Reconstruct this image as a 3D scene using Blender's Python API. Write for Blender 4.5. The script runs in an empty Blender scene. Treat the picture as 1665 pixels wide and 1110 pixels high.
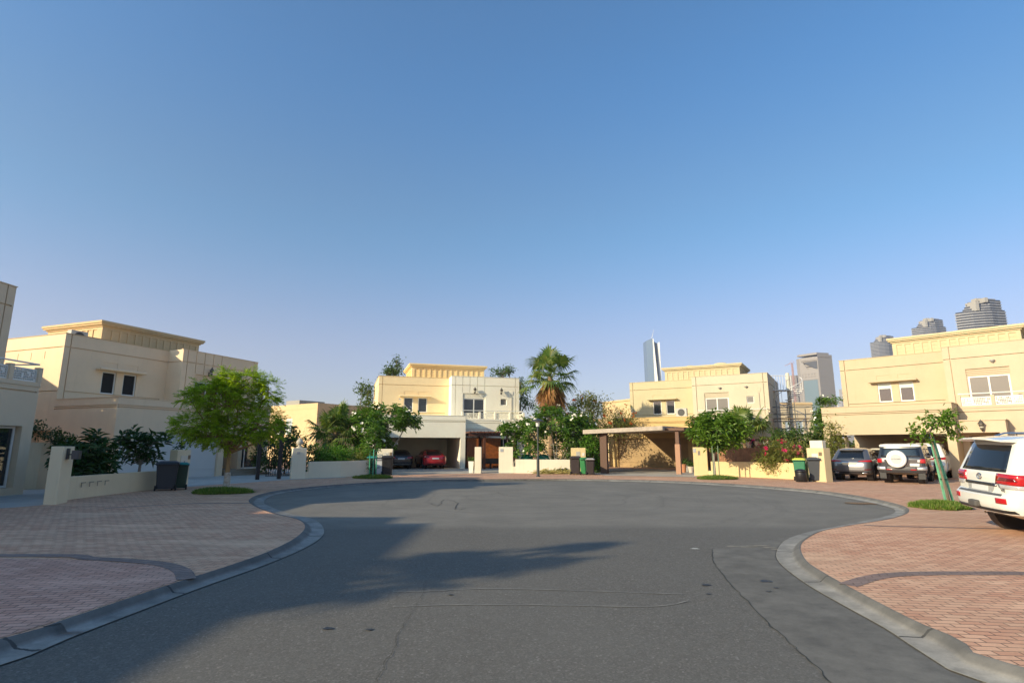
import bpy, bmesh, math, random
from mathutils import Vector, Matrix
from mathutils.geometry import tessellate_polygon
PI = math.pi; R = math.radians
scene = bpy.context.scene
# ------------------------------------------------------------------ camera
FOC = 910.0; PITCH = math.atan(172/FOC); EYE = 1.75        # focal length in photo pixels, tilt, eye height
cam_d = bpy.data.cameras.new('camera'); cam = bpy.data.objects.new('camera', cam_d)
scene.collection.objects.link(cam); scene.camera = cam
cam.location = (0, 0, EYE); cam.rotation_euler = (PI/2+PITCH, 0, 0)
cam_d.sensor_width = 36; cam_d.lens = 36*FOC/1665; cam_d.clip_start = .05; cam_d.clip_end = 6000
# ------------------------------------------------------------------ light
SUN_AZ = 236.0; SUN_EL = 20.5                               # azimuth clockwise from +Y
w = bpy.data.worlds.new('World'); scene.world = w; w.use_nodes = True
nt = w.node_tree; bg = nt.nodes['Background']
sky = nt.nodes.new('ShaderNodeTexSky'); sky.sky_type = 'NISHITA'; sky.sun_disc = False
sky.sun_elevation = R(SUN_EL); sky.sun_rotation = R(SUN_AZ)
sky.altitude = 0; sky.air_density = 1.0; sky.dust_density = 1.2; sky.ozone_density = 2.5
tcw = nt.nodes.new('ShaderNodeTexCoord'); sz_ = nt.nodes.new('ShaderNodeSeparateXYZ'); nt.links.new(tcw.outputs['Generated'], sz_.inputs[0])
rw = nt.nodes.new('ShaderNodeValToRGB'); nt.links.new(sz_.outputs[2], rw.inputs[0]); rw.color_ramp.interpolation = 'EASE'
rw.color_ramp.elements[0].position = .0; rw.color_ramp.elements[0].color = (.78, .69, .78, 1); rw.color_ramp.elements[1].position = .6; rw.color_ramp.elements[1].color = (.44, .76, .92, 1)
for p_, c_ in ((.14, (.84, .69, .74, 1)), (.38, (.55, .74, .80, 1))): e_ = rw.color_ramp.elements.new(p_); e_.color = c_
mw = nt.nodes.new('ShaderNodeMix'); mw.data_type = 'RGBA'; mw.blend_type = 'MULTIPLY'; mw.inputs[0].default_value = 1
nt.links.new(sky.outputs[0], mw.inputs[6]); nt.links.new(rw.outputs[0], mw.inputs[7])
sc_ = nt.nodes.new('ShaderNodeVectorMath'); sc_.operation = 'SCALE'; sc_.inputs['Scale'].default_value = 1.35; nt.links.new(mw.outputs[2], sc_.inputs[0])
nt.links.new(sc_.outputs[0], bg.inputs[0]); bg.inputs[1].default_value = .12
sl = bpy.data.lights.new('sun', 'SUN'); so = bpy.data.objects.new('sun', sl); scene.collection.objects.link(so)
sl.energy = 4.9; sl.angle = R(.5); sl.color = (1, .85, .58)
sdir = Vector((math.sin(R(SUN_AZ))*math.cos(R(SUN_EL)), math.cos(R(SUN_AZ))*math.cos(R(SUN_EL)), math.sin(R(SUN_EL))))
so.rotation_euler = sdir.to_track_quat('Z', 'Y').to_euler()
scene.view_settings.view_transform = 'Standard'; scene.view_settings.look = 'None'
scene.view_settings.exposure = .56; scene.view_settings.gamma = 1; scene.view_settings.use_curve_mapping = False

# ------------------------------------------------------------------ helpers
def at(px, py, z=0.0):
    u = (px-832.5)/FOC; v = (555-py)/FOC
    d = (u, math.cos(PITCH)-v*math.sin(PITCH), math.sin(PITCH)+v*math.cos(PITCH))
    t = (z-EYE)/d[2]; return Vector((d[0]*t, d[1]*t, z))
def far(px, py, Y):
    u = (px-832.5)/FOC; v = (555-py)/FOC
    d = (u, math.cos(PITCH)-v*math.sin(PITCH), math.sin(PITCH)+v*math.cos(PITCH))
    t = Y/d[1]; return Vector((d[0]*t, Y, EYE+d[2]*t))
PZ = .10                                                    # height of the paving above the road
class MB:
    def __init__(s): s.v = []; s.f = []; s.uv = None; s.sm = False
    def quad(s, a, b, c, d):
        n = len(s.v); s.v += [tuple(a), tuple(b), tuple(c), tuple(d)]; s.f.append((n, n+1, n+2, n+3))
    def poly(s, pts):
        n = len(s.v); s.v += [tuple(p) for p in pts]; s.f.append(tuple(range(n, n+len(pts))))
    def box(s, x0, x1, y0, y1, z0, z1, m=None):
        p = [(x, y, z) for z in (z0, z1) for x, y in ((x0, y0), (x1, y0), (x1, y1), (x0, y1))]
        if m: p = [tuple(m @ Vector(q)) for q in p]
        n = len(s.v); s.v += p
        for f in ((3, 2, 1, 0), (4, 5, 6, 7), (0, 1, 5, 4), (1, 2, 6, 5), (2, 3, 7, 6), (3, 0, 4, 7)):
            s.f.append(tuple(n+i for i in f))
        return s
    def frustum(s, c, w0, d0, z0, w1, d1, z1, m=None, r=0):
        # tapered box with optional rounded corners
        def ring(w, d, z):
            if r <= 0: pts = [(-w/2, -d/2), (w/2, -d/2), (w/2, d/2), (-w/2, d/2)]
            else:
                pts = []
                for cx, cy, a0 in ((w/2-r, -d/2+r, -90), (w/2-r, d/2-r, 0), (-w/2+r, d/2-r, 90), (-w/2+r, -d/2+r, 180)):
                    for k in range(4): a = R(a0+30*k); pts.append((cx+r*math.cos(a), cy+r*math.sin(a)))
            return [Vector((c[0]+p[0], c[1]+p[1], z)) for p in pts]
        a = ring(w0, d0, z0); b = ring(w1, d1, z1)
        if m: a = [m @ p for p in a]; b = [m @ p for p in b]
        n = len(s.v); k = len(a); s.v += [tuple(p) for p in a+b]
        for i in range(k): s.f.append((n+i, n+(i+1) % k, n+k+(i+1) % k, n+k+i))
        s.f.append(tuple(n+i for i in reversed(range(k)))); s.f.append(tuple(n+k+i for i in range(k)))
        return s
    def tube(s, pts, rad, seg=7, cap=True):
        pts = [Vector(p) for p in pts]
        if not hasattr(rad, '__len__'): rad = [rad]*len(pts)
        rings = []; prev = None
        for i, p in enumerate(pts):
            t = (pts[min(i+1, len(pts)-1)]-pts[max(i-1, 0)]).normalized()
            if prev is None: a = t.orthogonal().normalized()
            else: a = (prev-t*prev.dot(t)).normalized()
            prev = a; b = t.cross(a); n = len(s.v)
            for k in range(seg):
                an = 2*PI*k/seg; s.v.append(tuple(p+(a*math.cos(an)+b*math.sin(an))*rad[i]))
            rings.append(n)
        for i in range(len(rings)-1):
            for k in range(seg):
                s.f.append((rings[i]+k, rings[i]+(k+1) % seg, rings[i+1]+(k+1) % seg, rings[i+1]+k))
        if cap:
            s.f.append(tuple(rings[0]+k for k in reversed(range(seg)))); s.f.append(tuple(rings[-1]+k for k in range(seg)))
        return s
    def lathe(s, c, prof, seg=20, axis='z', m=None):
        rings = []
        for r, h in prof:
            n = len(s.v); rings.append(n)
            for k in range(seg):
                a = 2*PI*k/seg
                if axis == 'z': p = Vector((c[0]+r*math.cos(a), c[1]+r*math.sin(a), c[2]+h))
                elif axis == 'x': p = Vector((c[0]+h, c[1]+r*math.cos(a), c[2]+r*math.sin(a)))
                else: p = Vector((c[0]+r*math.cos(a), c[1]+h, c[2]+r*math.sin(a)))
                if m: p = m @ p
                s.v.append(tuple(p))
        for i in range(len(rings)-1):
            for k in range(seg):
                s.f.append((rings[i]+k, rings[i]+(k+1) % seg, rings[i+1]+(k+1) % seg, rings[i+1]+k))
        s.f.append(tuple(rings[0]+k for k in reversed(range(seg)))); s.f.append(tuple(rings[-1]+k for k in range(seg)))
        return s
    def sphere(s, c, r, seg=10, rings=6, sz=None):
        sz = sz or (1, 1, 1); prof = []
        n0 = len(s.v)
        for i in range(rings+1):
            a = PI*i/rings; rr = max(math.sin(a), .02)*r
            for k in range(seg):
                b = 2*PI*k/seg
                s.v.append((c[0]+rr*math.cos(b)*sz[0], c[1]+rr*math.sin(b)*sz[1], c[2]-r*math.cos(a)*sz[2]))
        for i in range(rings):
            for k in range(seg):
                s.f.append((n0+i*seg+k, n0+i*seg+(k+1) % seg, n0+(i+1)*seg+(k+1) % seg, n0+(i+1)*seg+k))
        return s
    def leaf(s, p, d, up, L, W, fold=.25, wide=.55):
        d = d.normalized(); side = d.cross(up)
        if side.length < 1e-3: side = d.orthogonal()
        side.normalize(); nn = side.cross(d)
        m = p+d*(L*wide); n = len(s.v)
        s.v += [tuple(p), tuple(m+side*W*.5+nn*W*fold), tuple(p+d*L-nn*L*.12), tuple(m-side*W*.5+nn*W*fold)]
        s.f.append((n, n+1, n+2)); s.f.append((n, n+2, n+3))
    def build(s, name, mat, parent=None, smooth=False, bevel=0, loc=None):
        me = bpy.data.meshes.new(name); me.from_pydata(s.v, [], s.f)
        if s.uv: 
            ul = me.uv_layers.new(name='uv')
            for l in me.loops: ul.data[l.index].uv = s.uv[l.vertex_index]
        me.materials.append(mat)
        if smooth or s.sm: me.shade_smooth()
        o = bpy.data.objects.new(name, me); scene.collection.objects.link(o)
        if parent: o.parent = parent
        if loc: o.location = loc
        if bevel:
            b = o.modifiers.new('bevel', 'BEVEL'); b.width = bevel; b.segments = 2; b.limit_method = 'ANGLE'
        return o
def tag(o, label=None, cat=None, group=None, kind=None):
    if label: o['label'] = label
    if cat: o['category'] = cat
    if group: o['group'] = group
    if kind: o['kind'] = kind
    return o
def thing(name, loc, az, label, cat, group=None):
    # az: compass azimuth (clockwise from +Y) that local +X points to
    o = bpy.data.objects.new(name, None); scene.collection.objects.link(o); o.empty_display_size = .3
    o.location = loc; o.rotation_euler = (0, 0, R(90-az)); return tag(o, label, cat, group)
def copy_tree(o, parent=None):
    c = o.copy(); scene.collection.objects.link(c); c.parent = parent
    for ch in list(o.children): copy_tree(ch, c)
    return c

# ------------------------------------------------------------------ materials
MC = {}
def nodes(name):
    m = bpy.data.materials.new(name); m.use_nodes = True; t = m.node_tree
    return m, t, t.nodes['Principled BSDF']
def N(t, kind, **kw):
    n = t.nodes.new(kind)
    for k, v in kw.items():
        if k.startswith('i_'): n.inputs[k[2:].replace('_', ' ')].default_value = v
        else: setattr(n, k, v)
    return n
def L(t, a, b): t.links.new(a, b)
def ramp(t, fac, stops):
    n = t.nodes.new('ShaderNodeValToRGB'); e = n.color_ramp.elements
    while len(e) < len(stops): e.new(.5)
    for q, (p, c) in zip(e, stops): q.position = p; q.color = c if len(c) == 4 else (*c, 1)
    L(t, fac, n.inputs[0]); return n
def mix(t, fac, a, b, mode='MIX'):
    n = t.nodes.new('ShaderNodeMix'); n.data_type = 'RGBA'; n.blend_type = mode
    for sock, v in ((n.inputs[0], fac), (n.inputs[6], a), (n.inputs[7], b)):
        if hasattr(v, 'is_output'): L(t, v, sock)
        elif isinstance(v, (int, float)): sock.default_value = v
        else: sock.default_value = (*v, 1) if len(v) == 3 else v
    return n.outputs[2]
def noise(t, coord, scale, detail=4, rough=.6):
    n = t.nodes.new('ShaderNodeTexNoise'); n.inputs['Scale'].default_value = scale
    n.inputs['Detail'].default_value = detail; n.inputs['Roughness'].default_value = rough
    L(t, coord, n.inputs['Vector']); return n.outputs['Fac']
def mrange(t, v, a, b, c=0., d=1.):
    n = t.nodes.new('ShaderNodeMapRange'); L(t, v, n.inputs[0])
    for i, q in enumerate((a, b, c, d)): n.inputs[i+1].default_value = q
    return n.outputs[0]
def bump(t, bs, h, strength=.3, dist=.02):
    b = t.nodes.new('ShaderNodeBump'); b.inputs['Strength'].default_value = strength; b.inputs['Distance'].default_value = dist
    L(t, h, b.inputs['Height']); L(t, b.outputs[0], bs.inputs['Normal'])
def flat(name, col, rough=.6, metal=0., coat=0., var=.0, scale=8, spec=.5):
    if name in MC: return MC[name]
    m, t, b = nodes(name); b.inputs['Roughness'].default_value = rough; b.inputs['Metallic'].default_value = metal
    b.inputs['Coat Weight'].default_value = coat; b.inputs['Coat Roughness'].default_value = .04
    b.inputs['Specular IOR Level'].default_value = spec
    if var:
        tc = N(t, 'ShaderNodeTexCoord'); n = noise(t, tc.outputs['Object'], scale, 5)
        c = mix(t, mrange(t, n, .3, .7), tuple(x*(1-var) for x in col), tuple(min(1, x*(1+var)) for x in col)); L(t, c, b.inputs['Base Color'])
    else: b.inputs['Base Color'].default_value = (*col, 1)
    MC[name] = m; return m
def stucco(name, col, dirt=.07):
    if name in MC: return MC[name]
    m, t, b = nodes(name); b.inputs['Roughness'].default_value = .9; b.inputs['Specular IOR Level'].default_value = .15
    tc = N(t, 'ShaderNodeTexCoord'); o = tc.outputs['Object']
    n1 = noise(t, o, .6, 6, .65)
    mp = N(t, 'ShaderNodeMapping'); mp.inputs['Scale'].default_value = (5, 5, .35); L(t, o, mp.inputs[0])
    n2 = noise(t, mp.outputs[0], 1.2, 5, .7)                  # faint vertical weather streaks
    n3 = noise(t, o, 90, 2)
    c = mix(t, mrange(t, n1, .35, .7), tuple(x*(1-dirt) for x in col), tuple(min(.9, x*(1+dirt*.35)) for x in col))
    c = mix(t, mrange(t, n2, .56, .8, 0, dirt*3.5), c, (col[0]*.6, col[1]*.56, col[2]*.5))
    L(t, c, b.inputs['Base Color']); bump(t, b, n3, .35, .008); MC[name] = m; return m
def leafmat(name, cols, trans=.35, rough=.55):
    if name in MC: return MC[name]
    m, t, b = nodes(name); b.inputs['Roughness'].default_value = rough; b.inputs['Specular IOR Level'].default_value = .35
    g = N(t, 'ShaderNodeNewGeometry'); k = len(cols)
    rp = ramp(t, g.outputs['Random Per Island'], [(i/(k-1), c) for i, c in enumerate(cols)])
    L(t, rp.outputs[0], b.inputs['Base Color'])
    tr = N(t, 'ShaderNodeBsdfTranslucent'); c2 = mix(t, 1., rp.outputs[0], (1.5, 1.7, .6), 'MULTIPLY'); L(t, c2, tr.inputs[0])
    mx = N(t, 'ShaderNodeMixShader'); mx.inputs[0].default_value = trans
    L(t, b.outputs[0], mx.inputs[1]); L(t, tr.outputs[0], mx.inputs[2])
    L(t, mx.outputs[0], t.nodes['Material Output'].inputs[0]); MC[name] = m; return m
def bark(name, col):
    if name in MC: return MC[name]
    m, t, b = nodes(name); b.inputs['Roughness'].default_value = .9
    tc = N(t, 'ShaderNodeTexCoord'); mp = N(t, 'ShaderNodeMapping'); mp.inputs['Scale'].default_value = (14, 14, 4)
    L(t, tc.outputs['Object'], mp.inputs[0]); n = noise(t, mp.outputs[0], 2, 6, .7)
    L(t, mix(t, mrange(t, n, .3, .7), tuple(x*.5 for x in col), col), b.inputs['Base Color']); bump(t, b, n, .8, .02)
    MC[name] = m; return m
def glassy(name, col, rough=.04, spec=.8):
    return flat(name, col, rough, 0, 0, 0, 8, spec)

def asphalt_mat():
    m, t, b = nodes('asphalt'); b.inputs['Roughness'].default_value = .88; b.inputs['Specular IOR Level'].default_value = .25
    g = N(t, 'ShaderNodeTexCoord'); o = g.outputs['Object']
    fine = noise(t, o, 70, 3, .8); mid = noise(t, o, 5, 6, .6); big = noise(t, o, .25, 5, .6)
    vor = N(t, 'ShaderNodeTexVoronoi'); vor.inputs['Scale'].default_value = 55; L(t, o, vor.inputs['Vector'])
    grain = ramp(t, vor.outputs['Color'], [(0, (.035, .034, .032)), (.5, (.085, .082, .076)), (.85, (.18, .17, .155)), (1, (.42, .40, .37))])
    c = mix(t, .58, grain.outputs[0], mix(t, mrange(t, fine, .3, .7), (.075, .068, .056), (.22, .20, .172)))
    c = mix(t, mrange(t, mid, .45, .75, 0, .35), c, (.15, .145, .13))
    c = mix(t, mrange(t, big, .4, .7, 0, .45), c, (.16, .152, .135))
    # older, smoother and dustier surface of the turning circle (begins at the cross joint at y = 13 m)
    sx = N(t, 'ShaderNodeSeparateXYZ'); L(t, o, sx.inputs[0])
    wob = noise(t, o, .9, 4); ad = N(t, 'ShaderNodeMath', operation='MULTIPLY_ADD'); L(t, wob, ad.inputs[0]); ad.inputs[1].default_value = .5; L(t, sx.outputs[1], ad.inputs[2])
    circ = mrange(t, ad.outputs[0], 12.9, 13.7)
    dust = mix(t, mrange(t, noise(t, o, .6, 6, .65), .35, .7), (.20, .185, .16), (.31, .285, .245))
    c = mix(t, mix(t, circ, (0, 0, 0), (.45, .45, .45)), c, dust)
    # rings of tyre marks left by turning cars
    cen = N(t, 'ShaderNodeVectorMath', operation='DISTANCE'); cen.inputs[1].default_value = (2, 22, 0)
    wv = N(t, 'ShaderNodeVectorMath', operation='ADD'); L(t, o, wv.inputs[0])
    dn = N(t, 'ShaderNodeTexNoise'); dn.inputs['Scale'].default_value = .22; dn.inputs['Detail'].default_value = 3; L(t, o, dn.inputs['Vector'])
    sc = N(t, 'ShaderNodeVectorMath', operation='SCALE'); L(t, dn.outputs['Color'], sc.inputs[0]); sc.inputs['Scale'].default_value = 3.
    L(t, sc.outputs[0], wv.inputs[1]); L(t, wv.outputs[0], cen.inputs[0])
    cmb = N(t, 'ShaderNodeCombineXYZ'); L(t, cen.outputs['Value'], cmb.inputs[0])
    rn = noise(t, cmb.outputs[0], 2.2, 5, .7)
    msk = N(t, 'ShaderNodeMath', operation='MULTIPLY'); L(t, mrange(t, rn, .52, .72, 0, .4), msk.inputs[0]); L(t, circ, msk.inputs[1])
    c = mix(t, msk.outputs[0], c, (.07, .068, .064))
    msk2 = N(t, 'ShaderNodeMath', operation='MULTIPLY'); L(t, mrange(t, rn, .45, .3, 0, .4), msk2.inputs[0]); L(t, circ, msk2.inputs[1])
    c = mix(t, msk2.outputs[0], c, (.26, .24, .2))
    # oil spots
    ov = noise(t, o, 2.3, 2, .4); c = mix(t, mrange(t, ov, .80, .84, 0, .7), c, (.02, .02, .02))
    L(t, c, b.inputs['Base Color']); bump(t, b, fine, .5, .006); return m
def paver_mat(name, c1, c2, rot, mort=(.14, .095, .07)):
    m, t, b = nodes(name); b.inputs['Roughness'].default_value = .85; b.inputs['Specular IOR Level'].default_value = .25
    tc = N(t, 'ShaderNodeTexCoord'); mp = N(t, 'ShaderNodeMapping'); mp.inputs['Rotation'].default_value = (0, 0, R(rot))
    L(t, tc.outputs['Object'], mp.inputs[0])
    wn = N(t, 'ShaderNodeTexNoise'); wn.inputs['Scale'].default_value = .8; L(t, mp.outputs[0], wn.inputs['Vector'])
    sc = N(t, 'ShaderNodeVectorMath', operation='SCALE'); sc.inputs['Scale'].default_value = .06; L(t, wn.outputs['Color'], sc.inputs[0])
    ad = N(t, 'ShaderNodeVectorMath', operation='ADD'); L(t, mp.outputs[0], ad.inputs[0]); L(t, sc.outputs[0], ad.inputs[1])
    br = N(t, 'ShaderNodeTexBrick'); L(t, ad.outputs[0], br.inputs['Vector'])
    br.inputs['Scale'].default_value = 1; br.inputs['Brick Width'].default_value = .21; br.inputs['Row Height'].default_value = .105
    br.inputs['Mortar Size'].default_value = .007; br.inputs['Mortar Smooth'].default_value = .4; br.inputs['Bias'].default_value = 0
    br.inputs['Color1'].default_value = (*c1, 1); br.inputs['Color2'].default_value = (*c2, 1); br.inputs['Mortar'].default_value = (*mort, 1)
    o = tc.outputs['Object']; n1 = noise(t, o, .35, 6, .65); n2 = noise(t, o, 3.0, 6, .7); n3 = noise(t, o, 45, 3, .7)
    mp2 = N(t, 'ShaderNodeMapping'); mp2.inputs['Rotation'].default_value = (0, 0, R(20)); mp2.inputs['Scale'].default_value = (.25, 1.4, 1); L(t, o, mp2.inputs[0])
    n4 = noise(t, mp2.outputs[0], 1.1, 5, .65)
    grey = (c1[0]*.85, c1[1]*1.12, c1[2]*1.2)
    c = mix(t, mrange(t, n1, .42, .68, 0, .55), br.outputs['Color'], grey)
    c = mix(t, mrange(t, n2, .5, .8, 0, .5), c, tuple(x*.6 for x in c1))
    c = mix(t, mrange(t, n4, .52, .75, 0, .45), c, tuple(min(1, x*1.5) for x in c2))
    c = mix(t, .35, c, mix(t, n3, (.45, .45, .45), (1.5, 1.5, 1.5)), 'MULTIPLY')
    L(t, c, b.inputs['Base Color'])
    h = mix(t, br.outputs['Fac'], (1, 1, 1), (0, 0, 0)); h2 = mix(t, .25, h, n3)
    bump(t, b, h2, .9, .02); return m
def concrete_mat(name, c1, c2, scale=1.5, joints=False):
    if name in MC: return MC[name]
    m, t, b = nodes(name); b.inputs['Roughness'].default_value = .85; b.inputs['Specular IOR Level'].default_value = .25
    tc = N(t, 'ShaderNodeTexCoord'); o = tc.outputs['Object']
    n1 = noise(t, o, scale, 8, .7); n2 = noise(t, o, 60, 3, .7); n3 = noise(t, o, .4, 5, .6)
    c = mix(t, mrange(t, n1, .3, .7), c1, c2); c = mix(t, mrange(t, n3, .45, .7, 0, .4), c, tuple(x*.55 for x in c1))
    c = mix(t, .3, c, mix(t, n2, (.6, .6, .6), (1.4, 1.4, 1.4)), 'MULTIPLY')
    if joints:
        uv = N(t, 'ShaderNodeUVMap'); sx = N(t, 'ShaderNodeSeparateXYZ'); L(t, uv.outputs[0], sx.inputs[0])
        wob = N(t, 'ShaderNodeMath', operation='MULTIPLY_ADD'); L(t, n1, wob.inputs[0]); wob.inputs[1].default_value = .12; L(t, sx.outputs[0], wob.inputs[2])
        dv = N(t, 'ShaderNodeMath', operation='PINGPONG'); L(t, wob.outputs[0], dv.inputs[0]); dv.inputs[1].default_value = 1.1
        c = mix(t, mrange(t, dv.outputs[0], .012, .02, .85, 0), c, (.03, .03, .03))
        # darker from the kerb foot up its face, paler along the asphalt edge
        c = mix(t, mrange(t, sx.outputs[1], .62, .75, 0, .6), c, tuple(x*.45 for x in c1))
        c = mix(t, mrange(t, sx.outputs[1], .06, .0, 0, .6), c, (.3, .28, .23))
    L(t, c, b.inputs['Base Color']); bump(t, b, n2, .4, .005); MC[name] = m; return m

WHITE = flat('white frame paint', (.72, .71, .66), .45)
DARKGLASS = glassy('dark window glass', (.02, .025, .03), .03, .9)
MESHGLASS = glassy('window with dark insect mesh', (.02, .02, .02), .5, .15)
BLINDGLASS = glassy('window glass with grey blind', (.17, .16, .14), .12, .7)
BLACK = flat('black plastic', (.012, .012, .014), .45)
BLACKMETAL = flat('black painted metal', (.01, .01, .012), .4, .2)
RUBBER = flat('tyre rubber', (.015, .015, .015), .8)
STEEL = flat('galvanised steel', (.45, .45, .45), .35, .9)
WOOD = flat('dark red brown wood', (.10, .035, .018), .55, var=.35, scale=14)
DOORWOOD = flat('orange brown door wood', (.28, .085, .02), .45, var=.35, scale=6)

# ------------------------------------------------------------------ relief wall: a sheet with real recesses and holes
def relief(mb, fn, x0, x1, z0, z1, rects, base=0.):
    xs = sorted({x0, x1} | {min(max(v, x0), x1) for r in rects for v in r[:2]})
    zs = sorted({z0, z1} | {min(max(v, z0), z1) for r in rects for v in r[2:4]})
    def dep(i, j):
        if i < 0 or j < 0 or i >= len(xs)-1 or j >= len(zs)-1: return base
        cx = (xs[i]+xs[i+1])/2; cz = (zs[j]+zs[j+1])/2; d = base
        for r in rects:
            if r[0] < cx < r[1] and r[2] < cz < r[3]: d = r[4]
        return d
    for i in range(len(xs)-1):
        for j in range(len(zs)-1):
            d = dep(i, j); a, b, c, e = xs[i], xs[i+1], zs[j], zs[j+1]
            hole = d is None
            if not hole: mb.quad(fn(a, d, c), fn(b, d, c), fn(b, d, e), fn(a, d, e))
            for (ii, jj, p, q) in ((i+1, j, (b, c), (b, e)), (i, j+1, (b, e), (a, e))):
                d2 = dep(ii, jj)
                if (ii >= len(xs)-1 or jj >= len(zs)-1) and not hole: continue
                t1 = .25 if d is None else d; t2 = .25 if d2 is None else d2
                if abs(t1-t2) > 1e-6: mb.quad(fn(p[0], t1, p[1]), fn(q[0], t1, q[1]), fn(q[0], t2, q[1]), fn(p[0], t2, p[1]))
            for (ii, jj, p, q) in ((i-1, j, (a, e), (a, c)), (i, j-1, (a, c), (b, c))):
                if ii < 0 or jj < 0:
                    t1 = .25 if d is None else d
                    if abs(t1-base) > 1e-6 and ii < 0: mb.quad(fn(p[0], t1, p[1]), fn(q[0], t1, q[1]), fn(q[0], base, q[1]), fn(p[0], base, p[1]))
def wing(name, mat, root, x0, x1, y0, y1, z0, z1, front=(), left=(), right=()):
    mb = MB()
    relief(mb, lambda s, d, z: (s, y0+d, z), x0, x1, z0, z1, list(front))
    relief(mb, lambda s, d, z: (x0+d, y0+(y1-y0)-s, z), 0, y1-y0, z0, z1, list(left))
    relief(mb, lambda s, d, z: (x1-d, y0+s, z), 0, y1-y0, z0, z1, list(right))
    mb.quad((x1, y1, z0), (x0, y1, z0), (x0, y1, z1), (x1, y1, z1))
    mb.quad((x0, y0, z1), (x1, y0, z1), (x1, y1, z1), (x0, y1, z1))
    mb.quad((x0, y0, z0), (x0, y1, z0), (x1, y1, z0), (x1, y0, z0))
    return mb.build(name, mat, root)
def window(root, x0, x1, z0, z1, y, pane, frame=WHITE, fw=.07, bars=(), face='front', xx=0., blind=None):
    # frame and panes; face front: plane y; left/right: plane x = xx, x0..x1 run along y
    fr = MB(); pn = MB()
    if face == 'front': F = lambda a, b, c, d, e, f: (a, b, c, d, e, f)
    else: F = lambda a, b, c, d, e, f: (xx-(d if face == 'right' else -c)*1, xx-(c if face == 'right' else -d)*1, a, b, e, f)
    fr.box(*F(x0, x1, y, y+.07, z0, z0+fw)); fr.box(*F(x0, x1, y, y+.07, z1-fw, z1))
    fr.box(*F(x0, x0+fw, y, y+.07, z0+fw, z1-fw)); fr.box(*F(x1-fw, x1, y, y+.07, z0+fw, z1-fw))
    for b_ in bars: fr.box(*F(b_-fw*.45, b_+fw*.45, y+.004, y+.065, z0+fw, z1-fw))
    o = fr.build('window', frame, root)
    pn.box(*F(x0+fw-.004, x1-fw+.004, y+.035, y+.05, z0+fw-.004, z1-fw+.004)); pn.build('pane', pane, o)
    if blind:
        bl = MB(); bl.box(*F(x0+fw, x1-fw, y+.02, y+.033, z1-fw-blind, z1-fw)); bl.build('blind', flat('white blind', (.6, .66, .6), .8), o)
    return o
rnd = random.Random(7)
def lattice(mb, x0, x1, y, z0, z1, seed=1, fn=None, nx=None):
    r = random.Random(seed); nx = nx or int((x1-x0)/.075); nz = max(3, int((z1-z0)/.085)); rects = []
    dx = (x1-x0-.08)/nx; dz = (z1-z0-.08)/nz
    for i in range(nx):
        for j in range(nz):
            if r.random() < .82:
                ex = r.uniform(.05, .2)*dx
                rects.append((x0+.04+i*dx+ex, x0+.04+(i+1)*dx-ex*.7, z0+.04+j*dz+r.uniform(.1, .25)*dz, z0+.04+(j+1)*dz-.12*dz, None))
    fn = fn or (lambda s, d, z: (s, y+d*.2, z)); relief(mb, fn, x0, x1, z0, z1, rects)
def wall_lantern(root, x, y, z, mat=None, s=1.):
    mat = mat or flat('aged bronze', (.10, .085, .07), .5, .5)
    mb = MB(); c = Vector((x, y-.2*s, z))
    mb.lathe((x, y-.2*s, z), [(.01*s, -.24*s), (.05*s, -.2*s), (.10*s, .02*s), (.10*s, .03*s)], 6)
    mb.lathe((x, y-.2*s, z), [(.13*s, .05*s), (.10*s, .10*s), (.04*s, .18*s), (.008*s, .25*s)], 6)
    for k in range(6):
        a = 2*PI*k/6; mb.tube([(x+.1*s*math.cos(a), y-.2*s+.1*s*math.sin(a), z+.02*s), (x+.12*s*math.cos(a), y-.2*s+.12*s*math.sin(a), z+.06*s)], .008*s, 4)
    mb.tube([(x, y-.2*s, z-.2*s), (x, y-.1*s, z-.27*s), (x, y, z-.14*s)], .014*s, 5); mb.box(x-.04*s, x+.04*s, y-.02*s, y-.002, z-.25*s, z-.02*s)
    o = mb.build('wall_lamp', mat, root); MB().lathe((x, y-.2*s, z), [(.075*s, -.12*s), (.09*s, .045*s)], 6).build('lamp_glass', flat('lantern glass', (.5, .48, .4), .2), o)
def dome_light(root, x, y, z):
    o = MB().lathe((x, y-.1, z), [(.02, -.12), (.09, -.06), (.13, .0), (.13, .04)], 10).build('wall_lamp', flat('grey lamp housing', (.33, .32, .30), .5), root)

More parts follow.
